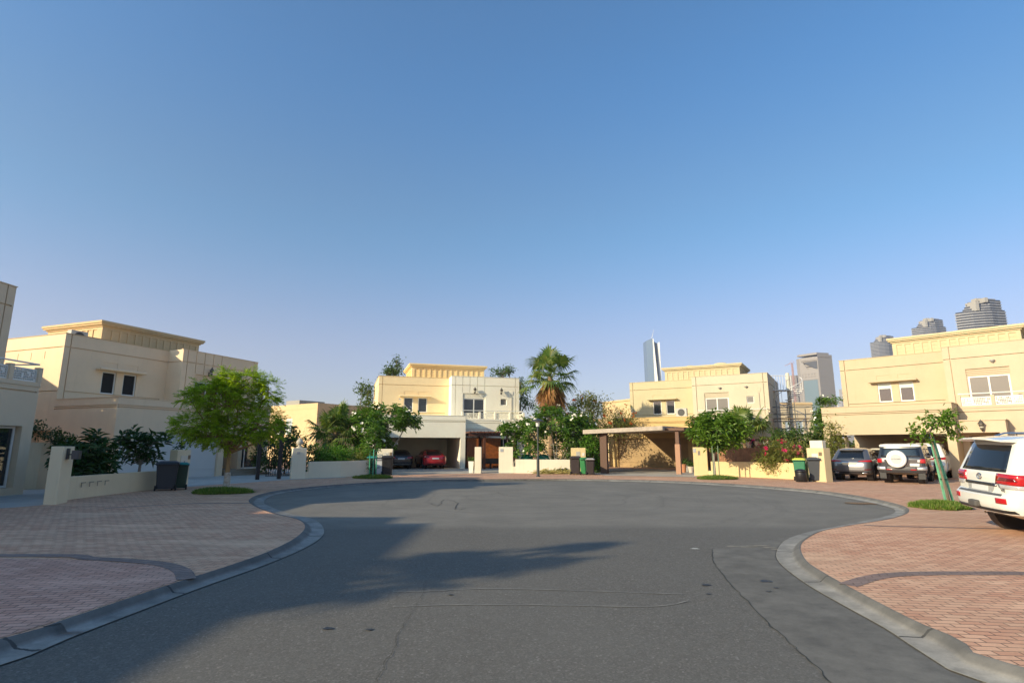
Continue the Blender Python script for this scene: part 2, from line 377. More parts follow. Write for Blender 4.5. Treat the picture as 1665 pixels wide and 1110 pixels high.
def villa(P, az, label, cat_group, col, opt):
    root = thing('villa', P, az, label, 'house', cat_group)
    ML, MR, MG, MA = (stucco(*c) for c in col)          # left wing, right wing, garage, attic
    g = .024; gd = .075
    def vg(x, z0, z1): return (x-g, x+g, z0, z1, gd)
    def hg(z, x0, x1): return (x0, x1, z-g, z+g, gd)
    # ---- garage block
    o1 = opt.get('gdoor'); rects = [hg(3.72, 0, 6.65), hg(3.82, 0, 6.65), (.35, 6.25, 0, 2.5, None)]
    lrect = [hg(3.72, 0, 4.75), hg(3.82, 0, 4.75)]
    if opt.get('open_side'): lrect += [(.5, 2.0, .0, 2.45, None), (2.3, 4.3, 0, 2.45, None)]
    mb = MB()
    relief(mb, lambda s, d, z: (s, d, z), 0, 6.65, 0, 4.2, rects)
    relief(mb, lambda s, d, z: (d, 4.75-s, z), 0, 4.75, 0, 4.2, lrect)
    relief(mb, lambda s, d, z: (6.65-d, s, z), 0, 4.75, 0, 4.2, [])
    mb.quad((0, 0, 4.2), (6.65, 0, 4.2), (6.65, 4.75, 4.2), (0, 4.75, 4.2))
    mb.quad((.0, .25, 2.62), (6.64, .25, 2.62), (6.64, 6.4, 2.62), (0, 6.4, 2.62))       # ceiling
    mb.quad((.35, 6.4, 0), (6.3, 6.4, 0), (6.3, 6.4, 2.62), (.35, 6.4, 2.62))            # back of the garage
    mb.quad((6.3, .25, 0), (6.3, 6.4, 0), (6.3, 6.4, 2.62), (6.3, .25, 2.62))
    if not opt.get('open_side'): mb.quad((.35, .25, 0), (.35, 6.4, 0), (.35, 6.4, 2.62), (.35, .25, 2.62))
    else:
        for a, b in ((.25, .5), (2.75, 2.45), (4.25, 4.25)): pass
    mb.quad((.25, .25, 2.5), (6.4, .25, 2.5), (6.4, .25, 2.62), (.25, .25, 2.62))
    mb.build('garage_wall', MG, root)
    cp = MB(); cp.box(-.03, 6.68, -.03, .12, 4.203, 4.235); cp.box(-.03, .12, .12, 4.72, 4.203, 4.235); cp.box(6.53, 6.68, .12, 3.5, 4.203, 4.235); cp.build('coping', MG, root)
    if o1:
        dm = MB(); n = 5; 
        for k in range(n): dm.box(.36, 6.24, .14, .2, .02+k*.496, .02+(k+1)*.496-.014)
        dm.box(.36, 6.24, .17, .21, .0, 2.5)
        d = dm.build('garage_door', o1, root); MB().box(3.1, 3.5, .12, .139, .35, .38).build('door_handle', BLACK, d)
    # ---- upper left wing
    fl = [vg(.36, 4.24, 7.75), hg(7.04, 0, 6.1), hg(4.68, .4, 5.8), (2.2, 3.0, 4.72, 5.98, .16), (3.42, 4.22, 4.72, 5.98, .16), (2.2, 3.0, 6.2, 6.5, .02), (3.42, 4.22, 6.2, 6.5, .02)]
    sl = [hg(7.04, 0, 8.4), hg(4.68, 0, 8.4)]+[vg(1.2+k*1.15, 6.45, 6.85) for k in range(6)]
    wing('wall', ML, root, .05, 6.15, 4.75, 13.2, 2.62, 7.75, fl, sl, [])
    mb = MB(); mb.box(.05, 6.15, 6.42, 13.2, 0, 2.61); mb.build('wall', MG, root)
    cp = MB(); cp.box(.02, 6.12, 4.72, 4.9, 7.753, 7.785); cp.box(.02, .18, 4.9, 13.2, 7.753, 7.785); cp.build('coping', MA, root)
    for a in (2.2, 3.42): window(root, a, a+.8, 4.72, 5.98, 4.75+.07, opt.get('pane', DARKGLASS), blind=opt.get('blind'))
    cn = MB(); cn.box(1.8, 4.5, 4.35, 4.748, 6.02, 6.10)
    pr = [(.0, .0), (-.06, .07), (-.03, .14), (.05, .17)]
    cn.tube([(1.8, 4.36, 6.08), (4.5, 4.36, 6.08)], .07, 8); cn.build('canopy', ML, root, bevel=.01)
    # ---- right wing
    fr = [vg(6.45, 4.0, 7.8), vg(11.85, 4.0, 7.8), hg(7.04, 6.12, 12.2), hg(4.72, 9.3, 12.2),
          (7.1, 9.1, 3.95, 6.36, .06), (7.14, 9.06, 3.95, 5.93, .2), (10.48, 11.05, 5.38, 5.95, .14)]
    if opt.get('grid'): fr += [vg(x, 6.4, 7.8) for x in (7.08, 7.72, 8.38, 9.04)]
    fr += [(7.1, 9.1, z, z+.03, .1) for z in (6.0, 6.1, 6.2, 6.3)]
    wing('wall', MR, root, 6.1, 12.2, 3.5, 13.2, 2.9, 7.8, fr, [hg(7.04, 0, 9.7)], [hg(7.04, 0, 9.7), hg(4.72, 0, 9.7), (3.2, 3.7, 5.2, 6.0, .12), (5.2, 5.7, 5.2, 6.0, .12)])
    cp = MB(); cp.box(6.07, 12.23, 3.47, 3.65, 7.803, 7.835); cp.box(12.05, 12.23, 3.65, 13.2, 7.803, 7.835); cp.build('coping', MR, root)
    window(root, 7.14, 9.06, 3.96, 5.93, 3.5+.11, opt.get('bigpane', DARKGLASS), bars=(8.1,), fw=.09)
    window(root, 10.48, 11.05, 5.38, 5.95, 3.5+.07, BLINDGLASS, fw=.05)
    for yy in (3.5+3.2, 3.5+5.2): window(root, yy, yy+.5, 5.2, 6.0, .05, DARKGLASS, face='right', xx=12.2, fw=.04)
    cn = MB(); cn.box(12.203, 12.55, 6.2, 7.6, 3.35, 3.45); cn.build('canopy', MR, root)
    if opt.get('lantern'):
        for x in (8.12, 10.5): wall_lantern(root, x, 3.5, 6.62, s=1.15)
    else:
        for x in (8.4, 10.5): dome_light(root, x, 3.5, 6.75)
    MB().box(11.3, 11.62, 3.47, 3.498, 6.3, 6.62).build('vent_grille', MR, root, bevel=.01)
    MB().tube([(11.46, 3.46, 6.2), (11.46, 3.46, 4.2)], .02, 6).build('drain_pipe', flat('grey pipe', (.35, .33, .3), .6), root)
    # ---- balcony and ground floor front under it
    lf = [(7.0, 8.55, 0, 2.4, .9), (9.0, 11.75, .35, 2.5, .35), hg(3.75, 6.66, 12.2)]
    wing('wall', MR, root, 6.66, 12.2, 2.0, 3.49, 0, 3.95, lf, [], [hg(3.75, 0, 1.49)])
    window(root, 9.05, 11.7, .36, 2.49, 2.2, opt.get('lowpane', DARKGLASS), bars=(10.38,), fw=.08)
    bal = MB(); p = [6.7, 8.2, 9.55, 10.85, 12.05]
    bal.box(6.66, 12.2, 1.97, 2.17, 3.953, 4.1)
    for x in p: bal.box(x, x+.16, 1.96, 2.16, 4.1, 4.66)
    bal.box(12.04, 12.2, 2.17, 3.48, 3.953, 4.1); bal.box(12.04, 12.2, 3.2, 3.48, 4.1, 4.62)
    b = bal.build('balcony', MR, root)
    for i in range(4):
        lt = MB(); lattice(lt, p[i]+.16, p[i+1], 2.04, 4.1, 4.58, i+3)
        lt.quad((p[i]+.2, 2.13, 4.12), (p[i+1]-.04, 2.13, 4.12), (p[i+1]-.04, 2.13, 4.13), (p[i]+.2, 2.13, 4.13)); lt.build('balustrade_panel', WHITE if opt.get('whitelattice') else MR, b)
    lt = MB(); lattice(lt, 2.2, 3.2, 0, 4.1, 4.58, 9, fn=lambda s, d, z: (12.12-d*.2, s, z)); lt.build('balustrade_panel', WHITE if opt.get('whitelattice') else MR, b)
    MB().tube([(6.75, 2.06, 4.78), (12.12, 2.06, 4.78), (12.12, 3.48, 4.78)], .03, 8).build('railing', WHITE, b)
    # ---- porch
    pb = MB()
    pb.box(6.68, 8.75, .75, 1.98, 2.55, 3.2); pb.box(6.64, 8.8, .7, 1.98, 3.203, 3.26); pb.box(8.45, 8.75, .75, 1.98, .0, 2.547)
    po = pb.build('porch', MR, root)
    if opt.get('porchlamp'): wall_lantern(po if False else root, 7.75, .75, 2.95, s=1.25)
    dr = MB(); dr.box(7.02, 8.53, 2.78, 2.86, .15, 2.4)
    for i in range(3):
        for j in range(3): dr.box(7.1+i*.49, 7.5+i*.49, 2.76, 2.779, .3+j*.7, .85+j*.7)
    dw = dr.build('door', opt.get('door', DOORWOOD), root); MB().tube([(7.75, 2.74, 1.0), (7.75, 2.74, 1.3)], .02, 6).build('door_handle', STEEL, dw)
    if opt.get('doorglass'):
        gl = MB(); [gl.box(7.15+i*.49, 7.45+i*.49, 2.75, 2.762, 1.72, 2.2) for i in range(3)]; [gl.box(7.15+i*.49, 7.45+i*.49, 2.75, 2.762, 1.08, 1.5) for i in range(3)]; gl.build('door_glass', DARKGLASS, dw)
    # ---- attic
    ax0, ax1, ay = 3.0, 9.7, 6.5; fr = []; 
    for k in range(13): fr += [(ax0+.24+k*.49, ax0+.24+k*.49+.35, 7.98, 8.72, .05), (ax0+.27+k*.49, ax0+.24+k*.49+.32, 8.2, 8.215, .065), (ax0+.27+k*.49, ax0+.24+k*.49+.32, 8.45, 8.465, .065)]
    sd = [(.25+k*.49, .6+k*.49, 7.98, 8.72, .05) for k in range(9)]
    wing('attic_wall', MA, root, ax0, ax1, ay, 11.5, 7.4, 8.95, fr, sd, sd)
    co = MB(); co.box(ax0-.08, ax1+.08, ay-.08, 11.58, 8.86, 8.948); co.box(ax0-.2, ax1+.2, ay-.2, 11.7, 8.953, 9.05); co.box(ax0-.26, ax1+.26, ay-.26, 11.76, 9.053, 9.2)
    if opt.get('bumps'):
        co.sphere((5.4, ay-.1, 9.2), .22, 12, 6, (1.6, .5, .35)); co.sphere((8.1, ay-.1, 9.2), .35, 14, 6, (1.7, .5, .4))
    co.build('cornice', MA, root, bevel=.02)
    return root
exec_marker = 0

# ================================================================== ground
def catmull(pts, n=6):
    out = []
    for i in range(len(pts)-1):
        p0, p1, p2, p3 = pts[max(i-1, 0)], pts[i], pts[i+1], pts[min(i+2, len(pts)-1)]
        for k in range(n):
            t = k/n; out.append(tuple(.5*((2*b)+(c-a)*t+(2*a-5*b+4*c-d)*t*t+(3*b-a-3*c+d)*t**3) for a, b, c, d in zip(p0, p1, p2, p3)))
    out.append(tuple(pts[-1])); return out
inner_px = [(0,1083),(114,1038),(215,999),(330,955),(424,921.6),(488,895),(520,876),(527,863),(518,849),(498,841),(471,835),(441,824.5),(429,816.5),(441,807),(478,799),(560,790.5),(660,784.5),(760,782),(900,781.3),(1000,782.6),(1100,785.8),(1205,792),(1314,801),(1380,811),(1438,822.5),(1456,831),(1438,840),(1369,854.5),(1314,865.4),(1278,878),(1263.5,896),(1267,914.4),(1307,947),(1369,983.5),(1438,1021.6),(1496,1059.8),(1569,1099.7)]
outer_px = [(0,1039),(67,1019),(168,986),(276,950),(370,920),(437,896),(481,873.5),(496,856),(484,844),(451,836),(426,828),(410,820),(405,812),(424,803),(471,794.5),(560,786.5),(660,781),(760,778.8),(900,778.2),(1000,779),(1100,781.6),(1205,787),(1314,795.5),(1395,805.5),(1462,820),(1478,831),(1452,842),(1387,853),(1340,862),(1314,874),(1301.6,888),(1311,911),(1343,932.6),(1376,951),(1423,976),(1496,1012.5),(1569,1041.6),(1665,1085)]
inner = [at(x, y, 0) for x, y in inner_px]; outer = [at(x, y, PZ) for x, y in outer_px]
def V2(p): return (p[0], p[1])
inner = [(-6.6, -14), (-6.4, -6), (-5.9, -1)] + [V2(p) for p in inner] + [(4.6, 2.2), (5.3, 0.6), (6.0, -3), (6.2, -14)]
outer = [(-7.3, -14), (-7.1, -6), (-6.6, -.6)] + [V2(p) for p in outer] + [(5.9, 1.4), (6.5, -1), (6.9, -5), (7.0, -14)]
inner = catmull(inner, 8); outer = catmull(outer, 8)
def resample(path, n):
    ds = [0]
    for a, b in zip(path, path[1:]): ds.append(ds[-1]+math.dist(a, b))
    out = []; j = 0
    for k in range(n):
        s = ds[-1]*k/(n-1)
        while j < len(ds)-2 and ds[j+1] < s: j += 1
        t = (s-ds[j])/max(ds[j+1]-ds[j], 1e-9); t = min(max(t, 0), 1)
        out.append((path[j][0]*(1-t)+path[j+1][0]*t, path[j][1]*(1-t)+path[j+1][1]*t))
    return out
outer = resample(outer, 420)
# for each outer point find the nearest inner point (monotone) so that the kerb strip has an even width
inn = resample(inner, 2400); strip_in = []; j = 0
for p in outer:
    best = min(range(j, min(j+60, len(inn))), key=lambda q: math.dist(p, inn[q])); j = best; strip_in.append(inn[best])
def sheet(name, pts, z, mat, label=None, kind='structure', cat=None, thick=0):
    tri = tessellate_polygon([[Vector((p[0], p[1], 0)) for p in pts]]); mb = MB()
    mb.v = [(p[0], p[1], z) for p in pts]
    for t in tri:
        a, b, c = (Vector(mb.v[i]) for i in t)
        mb.f.append(tuple(t) if (b-a).cross(c-a).z > 0 else tuple(reversed(t)))
    if thick:
        n = len(pts); mb.v += [(p[0], p[1], z-thick) for p in pts]
        for i in range(n): mb.f.append((i, (i+1) % n, n+(i+1) % n, n+i))
    return tag(mb.build(name, mat), label, cat, None, kind)
ROADEDGE = [(a[0]*.7+b[0]*.3, a[1]*.7+b[1]*.3) for a, b in zip(strip_in, outer)]
sheet('road', ROADEDGE, 0, asphalt_mat())
# the sheet under everything reaches the horizon
gm = concrete_mat('sandy ground', (.30, .24, .17), (.42, .35, .26), .3)
gb = MB(); gb.quad((-1900, -1900, -.06), (1900, -1900, -.06), (1900, 1900, -.06), (-1900, 1900, -.06)); tag(gb.build('ground', gm), kind='structure')
kb = MB(); kb.uv = []; s = 0
prof = [(0., 0.012, 0.), (.04, .016, .06), (.62, .022, .62), (.70, .04, .70), (.86, .088, .85), (1., PZ+.004, 1.)]
for i, (a, b) in enumerate(zip(strip_in, outer)):
    if i: s += math.dist(outer[i], outer[i-1])
    for t, z, v in prof: kb.v.append((a[0]*(1-t)+b[0]*t, a[1]*(1-t)+b[1]*t, z)); kb.uv.append((s, v))
m_ = len(prof)
for i in range(len(outer)-1):
    for k in range(m_-1): kb.f.append((i*m_+k, i*m_+k+1, (i+1)*m_+k+1, (i+1)*m_+k))
tag(kb.build('kerb', concrete_mat('kerb concrete', (.16, .155, .145), (.36, .345, .315), 2.6, True), smooth=True), kind='structure')
PAVE = paver_mat('red block paving', (.60, .30, .185), (.76, .45, .29), 8)
sheet('paving', [(-120, -14)]+outer+[(120, -14), (120, 160), (-120, 160)], PZ, PAVE)
CONC = concrete_mat('pale driveway concrete', (.40, .38, .34), (.52, .5, .45), 1.2)
def px(*pts, z=PZ): return [V2(at(x, y, z)) for x, y in pts]
DARKPAVE = paver_mat('dark border pavers', (.22, .155, .135), (.29, .20, .17), 20)
def band(pts, wid, z, mat, name='paving_band'):
    pts = catmull(pts, 6); mb = MB()
    for i, p in enumerate(pts):
        a = Vector(pts[max(i-1, 0)]); b = Vector(pts[min(i+1, len(pts)-1)]); t = (b-a).normalized(); n = Vector((-t.y, t.x))*wid/2
        mb.v += [(p[0]-n.x, p[1]-n.y, z), (p[0]+n.x, p[1]+n.y, z)]
    for i in range(len(pts)-1): mb.f.append((2*i, 2*i+2, 2*i+3, 2*i+1))
    return tag(mb.build(name, mat), kind='structure')
PURP = paver_mat('purple grey block paving', (.54, .28, .20), (.68, .38, .28), -12)
sheet('driveway_paving', px((297, 941), (285, 928), (250, 918), (150, 911), (0, 907))+[(-17, 8.4), (-15.8, 2), (-12, -8), (-7.3, -8), (-7.2, -3)]+px((0, 1037), (67, 1017), (168, 984), (240, 960), (280, 947)), PZ+.004, PURP)
band(px((303, 942), (292, 926), (250, 915), (150, 908), (0, 903))+[(-17, 8.6)], .22, PZ+.008, DARKPAVE)
band(px((1378, 951), (1423, 938), (1480, 932.5), (1600, 931.5), (1700, 932.5), (1800, 934)), .22, PZ+.004, DARKPAVE)
band(px((1405, 853), (1440, 855), (1530, 857), (1665, 860), (1750, 862)), .12, PZ+.004, DARKPAVE)
band(px((170, 826), (240, 822), (330, 818), (415, 818)), .14, PZ+.004, DARKPAVE)
# asphalt repair strip along the right kerb, cross joint and cracks
STRIP = concrete_mat('smooth asphalt strip', (.115, .108, .096), (.21, .196, .17), 3.)
rs = px((1158, 893), (1160, 912), (1180, 940), (1215, 978), (1262, 1025), (1310, 1068), (1352, 1110), z=0)
li = [p for p in inn if 2.6 < p[1] < 11.8 and p[0] > 2.5]
sheet('asphalt_strip', rs+[(3.0, 2.2), (4.2, 2.3)]+list(reversed([(p[0]-.02, p[1]) for p in li][::12])), .004, STRIP)
CRACK = flat('crack filler', (.035, .034, .03), .8)
def crack(pts, w=.02, mat=CRACK, z=.007, jit=.02, name='road_crack'):
    pts = catmull(pts, 8); r = random.Random(len(pts)); pts = [(p[0]+r.gauss(0, jit), p[1]+r.gauss(0, jit)) for p in pts]; mb = MB()
    for i, p in enumerate(pts):
        a = Vector(pts[max(i-1, 0)]); b = Vector(pts[min(i+1, len(pts)-1)]); t = (b-a).normalized(); n = Vector((-t.y, t.x))*w/2*r.uniform(.5, 1.5)
        mb.v += [(p[0]-n.x, p[1]-n.y, z), (p[0]+n.x, p[1]+n.y, z)]
    for i in range(len(pts)-1): mb.f.append((2*i, 2*i+2, 2*i+3, 2*i+1))
    return tag(mb.build(name, mat), kind='structure')
crack(rs, .010, jit=.01)
crack(px((700, 818), (712, 822), (722, 812), (745, 818), (738, 828), (760, 826), z=0), .02)
crack(px((808, 800), (830, 806), (880, 805), (960, 803), (1060, 808), (1120, 810), z=0), .022)
crack(px((692, 945), (686, 968), (672, 990), (655, 1020), (635, 1060), (612, 1108), z=0), .004, jit=.012)
DUSTL = concrete_mat('pale dust', (.22, .21, .185), (.30, .28, .25), 4)
crack(px((640, 962), (700, 961), (800, 957), (960, 961), (1110, 966), z=0), .02, DUSTL, jit=.006, name='dust_line')
crack(px((640, 986), (760, 983), (900, 984), (1060, 986), (1120, 977), z=0), .02, DUSTL, jit=.006, name='dust_line')
SAND = concrete_mat('sand', (.34, .25, .15), (.46, .36, .23), 4)
def splat(cx, cy, rx, ry, z, mat, seed, name='sand_patch', n=40):
    r = random.Random(seed); ph = [r.uniform(0, 6) for _ in range(4)]; pts = []
    for k in range(n):
        a = 2*PI*k/n; q = 1+.18*math.sin(3*a+ph[0])+.12*math.sin(5*a+ph[1])+.08*math.sin(9*a+ph[2])+r.uniform(-.05, .05)
        pts.append((cx+rx*q*math.cos(a), cy+ry*q*math.sin(a)))
    return sheet(name, pts, z, mat)
p = at(1420, 818.5); splat(p.x, p.y, .95, .28, .016, flat('rusty sand', (.2, .12, .06), .9, var=.3), 3)
DSAND = concrete_mat('dusty sand', (.20, .18, .15), (.30, .27, .22), 6)
for x_, y_, rx_, sd_ in ((1215, 889, .16, 4), (1235, 887, .2, 6), (1250, 890, .12, 8), (1190, 888, .1, 9), (1262, 893, .1, 11)):
    p = at(x_, y_); splat(p.x, p.y, rx_, .06, .008, DSAND, sd_)
p = at(1130, 892); splat(p.x, p.y, .07, .05, .008, flat('white paint spot', (.5, .5, .46), .8), 5, 'paint_spot')
OIL = flat('oil stain', (.025, .024, .022), .5)
for x, y, r_ in ((1148, 951, .06), (1245, 945, .08), (1262, 956, .03), (1250, 962, .03), (533, 1022, .05), (600, 1024, .035), (1152, 966, .03), (733, 967, .03)):
    p = at(x, y); splat(p.x, p.y, r_, r_*.8, .009, OIL, x, 'oil_spot', 16)
# driveways of pale concrete
sheet('driveway', px((309, 791), (350, 787.5), (420, 783), (470, 779.5), (560, 776))+[(-12, 44), (-25, 44), (-24, 30)], PZ+.004, CONC)
sheet('driveway', px((640, 773.5), (700, 772), (760, 771.5), (772, 770.5), (835, 770)), PZ+.004, CONC) if False else None
BEI = concrete_mat('worn beige driveway', (.38, .33, .27), (.5, .45, .38), 1.0)
sheet('driveway', px((636, 772.5), (700, 770.5), (772, 769.5), (812, 769.5), (834, 769.5))+[(2, 48), (-9.5, 48), (-10.2, 43)], PZ+.008, BEI)
sheet('driveway', px((985, 773), (1050, 774), (1128, 775.5))+[(13, 38), (11, 45), (4, 46)], PZ+.008, BEI)
sheet('front_path', px((0, 826), (45, 823), (66, 821))+[(-16, 24), (-20, 24), (-20, 14)], PZ+.004, CONC)

# ================================================================== villas
C = dict(yel=('yellow stucco', (.86, .67, .39)), cre=('cream stucco', (.92, .85, .69)), pea=('peach stucco', (.52, .42, .28)),
         pea2=('pale peach stucco', (.54, .44, .31)), crp=('pale cream stucco', (.56, .49, .36)), tan=('tan stucco', (.86, .66, .44)), pal=('pale yellow stucco', (.54, .455, .285)), ora=('orange yellow stucco', (.54, .38, .17)),
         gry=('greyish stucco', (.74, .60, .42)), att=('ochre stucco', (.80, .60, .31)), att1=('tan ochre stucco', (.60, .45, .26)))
WDOOR = flat('white door panels', (.62, .61, .57), .6); TDOOR = flat('sand coloured door panels', (.34, .225, .10), .6, var=.15, scale=2)
G1 = 'villas of one design around the cul-de-sac'
P1 = (-19.45, 27.70, 0); P2 = (-10.06, 43.02, 0); P3 = (8.76, 49.01, 0); P4 = (19.78, 35.99, 0); P0 = (-15.8, 8.55, 0)
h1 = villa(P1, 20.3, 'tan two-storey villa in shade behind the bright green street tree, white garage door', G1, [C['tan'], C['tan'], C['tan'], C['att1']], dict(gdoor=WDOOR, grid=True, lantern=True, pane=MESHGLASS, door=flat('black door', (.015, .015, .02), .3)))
h2 = villa(P2, 73.5, 'villa with a yellow left wing and cream right wing, open garage holding the red car', G1, [C['yel'], C['cre'], C['cre'], C['att']], dict(grid=True, lantern=True))
h3 = villa(P3, 120, 'yellow villa with a closed sand coloured garage behind a timber carport', G1, [C['pal'], C['crp'], C['ora'], C['pal']], dict(gdoor=TDOOR, bigpane=BLINDGLASS, bumps=True))
h4 = villa(P4, 135.4, 'peach villa with an open garage and white lattice balcony behind the parked SUVs', G1, [C['pea'], C['pea2'], C['pea'], C['pal']], dict(open_side=True, bigpane=BLINDGLASS, blind=.3, whitelattice=True, porchlamp=True, doorglass=True, door=WOOD))
h0 = villa(P0, 1, 'greyish villa cut by the left edge of the photo, balcony corner and large window', G1, [C['gry']]*4, dict(whitelattice=True, gdoor=WDOOR))
hm = villa((-33.2, 3.5, 0), 181, 'tan villa outside the frame on the left, its plain back to the road', G1, [C['tan']]*4, dict(gdoor=WDOOR))
for c_ in list(hm.children):
    if c_.name.startswith('cornice'): bpy.data.objects.remove(c_)  # unseen villa, turned and stripped of its cornice to shape its road shadow

# ================================================================== vehicles
def lerp(a, b, t): return a+(b-a)*t
class Body:
    def __init__(s, lv, bulge=.05): s.lv = lv; s.bulge = bulge
    def at(s, z):
        lv = s.lv
        if z <= lv[0][0]: return lv[0][1:]
        for a, b in zip(lv, lv[1:]):
            if z <= b[0]:
                t = (z-a[0])/(b[0]-a[0]); return tuple(lerp(p, q, t) for p, q in zip(a[1:], b[1:]))
        return lv[-1][1:]
    def S(s, u, z):                     # point of the surface: u = metres along the contour from the middle of the tail
        yr, yf, w, rr, rf = s.at(z); sg = 1 if u >= 0 else -1; u = abs(u); a = w-rr
        if u <= a: x = u; y = yr+s.bulge*(u/w)**2
        elif u <= a+rr*PI/2:
            t = (u-a)/rr; x = a+rr*math.sin(t); y = yr+s.bulge*(a/w)**2*math.cos(t)+rr*(1-math.cos(t))
        else: x = w; y = yr+rr+(u-a-rr*PI/2)
        return Vector((sg*x, y, z))
    def uy(s, y, z): yr, yf, w, rr, rf = s.at(z); return (w-rr)+rr*PI/2+(y-yr-rr)
    def contour(s, z):
        yr, yf, w, rr, rf = s.at(z); h = []
        for k in range(7): x = (w-rr)*k/6; h.append((x, yr+s.bulge*(x/w)**2))
        for k in range(1, 7): t = PI/2*k/6; h.append((w-rr+rr*math.sin(t), yr+s.bulge*((w-rr)/w)**2*math.cos(t)+rr*(1-math.cos(t))))
        for k in range(1, 64): h.append((w, lerp(yr+rr, yf-rf, k/64)))
        for k in range(0, 6): t = PI/2*k/6; h.append((w-rf+rf*math.cos(t), yf-rf+rf*math.sin(t)))
        for k in range(0, 7): x = (w-rf)*(1-k/6); h.append((x, yf+.10*(1-(x/w)**2)-.0))
        full = h+[(-x, y) for x, y in reversed(h[1:-1])]
        return [(x, y, z) for x, y in full]
    def mesh(s, wheels, R_, cols=None):
        zs = sorted({l[0] for l in s.lv}); out = []
        for a, b in zip(zs, zs[1:]):
            n = max(1, int((b-a)/.05)); out += [a+(b-a)*k/n for k in range(n)]
        out.append(zs[-1]); mb = MB(); rows = [s.contour(z) for z in out]; n = len(rows[0])
        for r in rows: mb.v += r
        for i in range(len(rows)-1):
            for k in range(n):
                q = (i*n+k, i*n+(k+1) % n, (i+1)*n+(k+1) % n, (i+1)*n+k); c = sum((Vector(mb.v[j]) for j in q), Vector())/4
                if any(abs(c.x) > .55 and math.hypot(c.y-wy, c.z-wz) < R_ for wy, wz in wheels): continue
                mb.f.append(q)
        mb.f.append(tuple((len(rows)-1)*n+k for k in range(n))); mb.f.append(tuple(reversed(range(n)))); return mb
    def patch(s, quad, off=.008, nx=8, nz=6, mb=None, side=0):
        # quad: four (u, z) corners (bottom-left, bottom-right, top-right, top-left); side = +-1: first value is y on that flank
        mb = mb or MB(); a, b, c, d = quad; n0 = len(mb.v); grid = []
        def P(p):
            u, z = p
            if side: u = side*s.uy(u, z)
            e = 1e-3; q = s.S(u, z); n = (s.S(u+e, z)-q).cross(s.S(u, z+e)-q); n.normalize()
            return q, n
        for j in range(nz+1):
            for i in range(nx+1):
                t, v = i/nx, j/nz; p = tuple(lerp(lerp(a[k], b[k], t), lerp(d[k], c[k], t), v) for k in (0, 1))
                q, n = P(p); mb.v.append(tuple(q+n*off)); grid.append(tuple(q-n*.01))
        k = nx+1
        for j in range(nz):
            for i in range(nx): mb.f.append((n0+j*k+i, n0+j*k+i+1, n0+(j+1)*k+i+1, n0+(j+1)*k+i))
        edge = [i for i in range(nx+1)]+[j*k+nx for j in range(1, nz+1)]+[nz*k+i for i in range(nx-1, -1, -1)]+[j*k for j in range(nz-1, 0, -1)]
        m0 = len(mb.v); mb.v += [grid[e] for e in edge]; E_ = len(edge)
        for i in range(E_): mb.f.append((n0+edge[i], m0+i, m0+(i+1) % E_, n0+edge[(i+1) % E_]))
        return mb
def paint(name, col, metal=0., rough=.25): return flat(name, col, rough, metal, 1.)
LAMP = flat('red tail lamp', (.42, .008, .01), .12, 0, 1.); LAMPD = flat('dark red tail lamp', (.13, .004, .006), .12, 0, 1.)
CLEAR = flat('clear lamp lens', (.55, .55, .55), .1, .3, 1.); PLATE = flat('number plate', (.62, .62, .60), .5); PLATEY = flat('yellowish number plate', (.62, .5, .33), .5)
CARGLASS = glassy('tinted car glass', (.010, .013, .018), .03, .8); RIM = flat('wheel alloy', (.30, .30, .31), .3, .8); CHROME = flat('chrome trim', (.55, .55, .56), .12, 1.)
def wheel(root, x, y, r, w=.24, name='wheel', rimr=.62, rim=RIM):
    sg = 1 if x > 0 else -1; mb = MB()
    mb.lathe((x-sg*w/2, y, r), [(r*.55, -w/2), (r*.9, -w/2), (r, -w*.36), (r, w*.36), (r*.9, w/2), (r*rimr*1.04, w/2), (r*rimr*1.0, w*.3), (r*.2, w*.2)] , 32, 'x')
    o = mb.build(name, RUBBER, root, smooth=False); rb = MB(); xo = x-sg*.03
    for k in range(6):
        a = 2*PI*k/6; m = Matrix.Translation((xo, y, r)) @ Matrix.Rotation(a, 4, 'X'); rb.box(-.02, .02, -.035, .035, .02, r*rimr*.98, m)
    rb.lathe((xo-.015, y, r), [(.02, 0), (.06, 0), (.06, .03), (.02, .035)], 12, 'x'); rb.lathe((xo-.03, y, r), [(r*rimr*.9, -.02), (r*rimr, -.02), (r*rimr, .03), (r*rimr*.93, .03)], 28, 'x')
    rb.build('rim', rim, o)
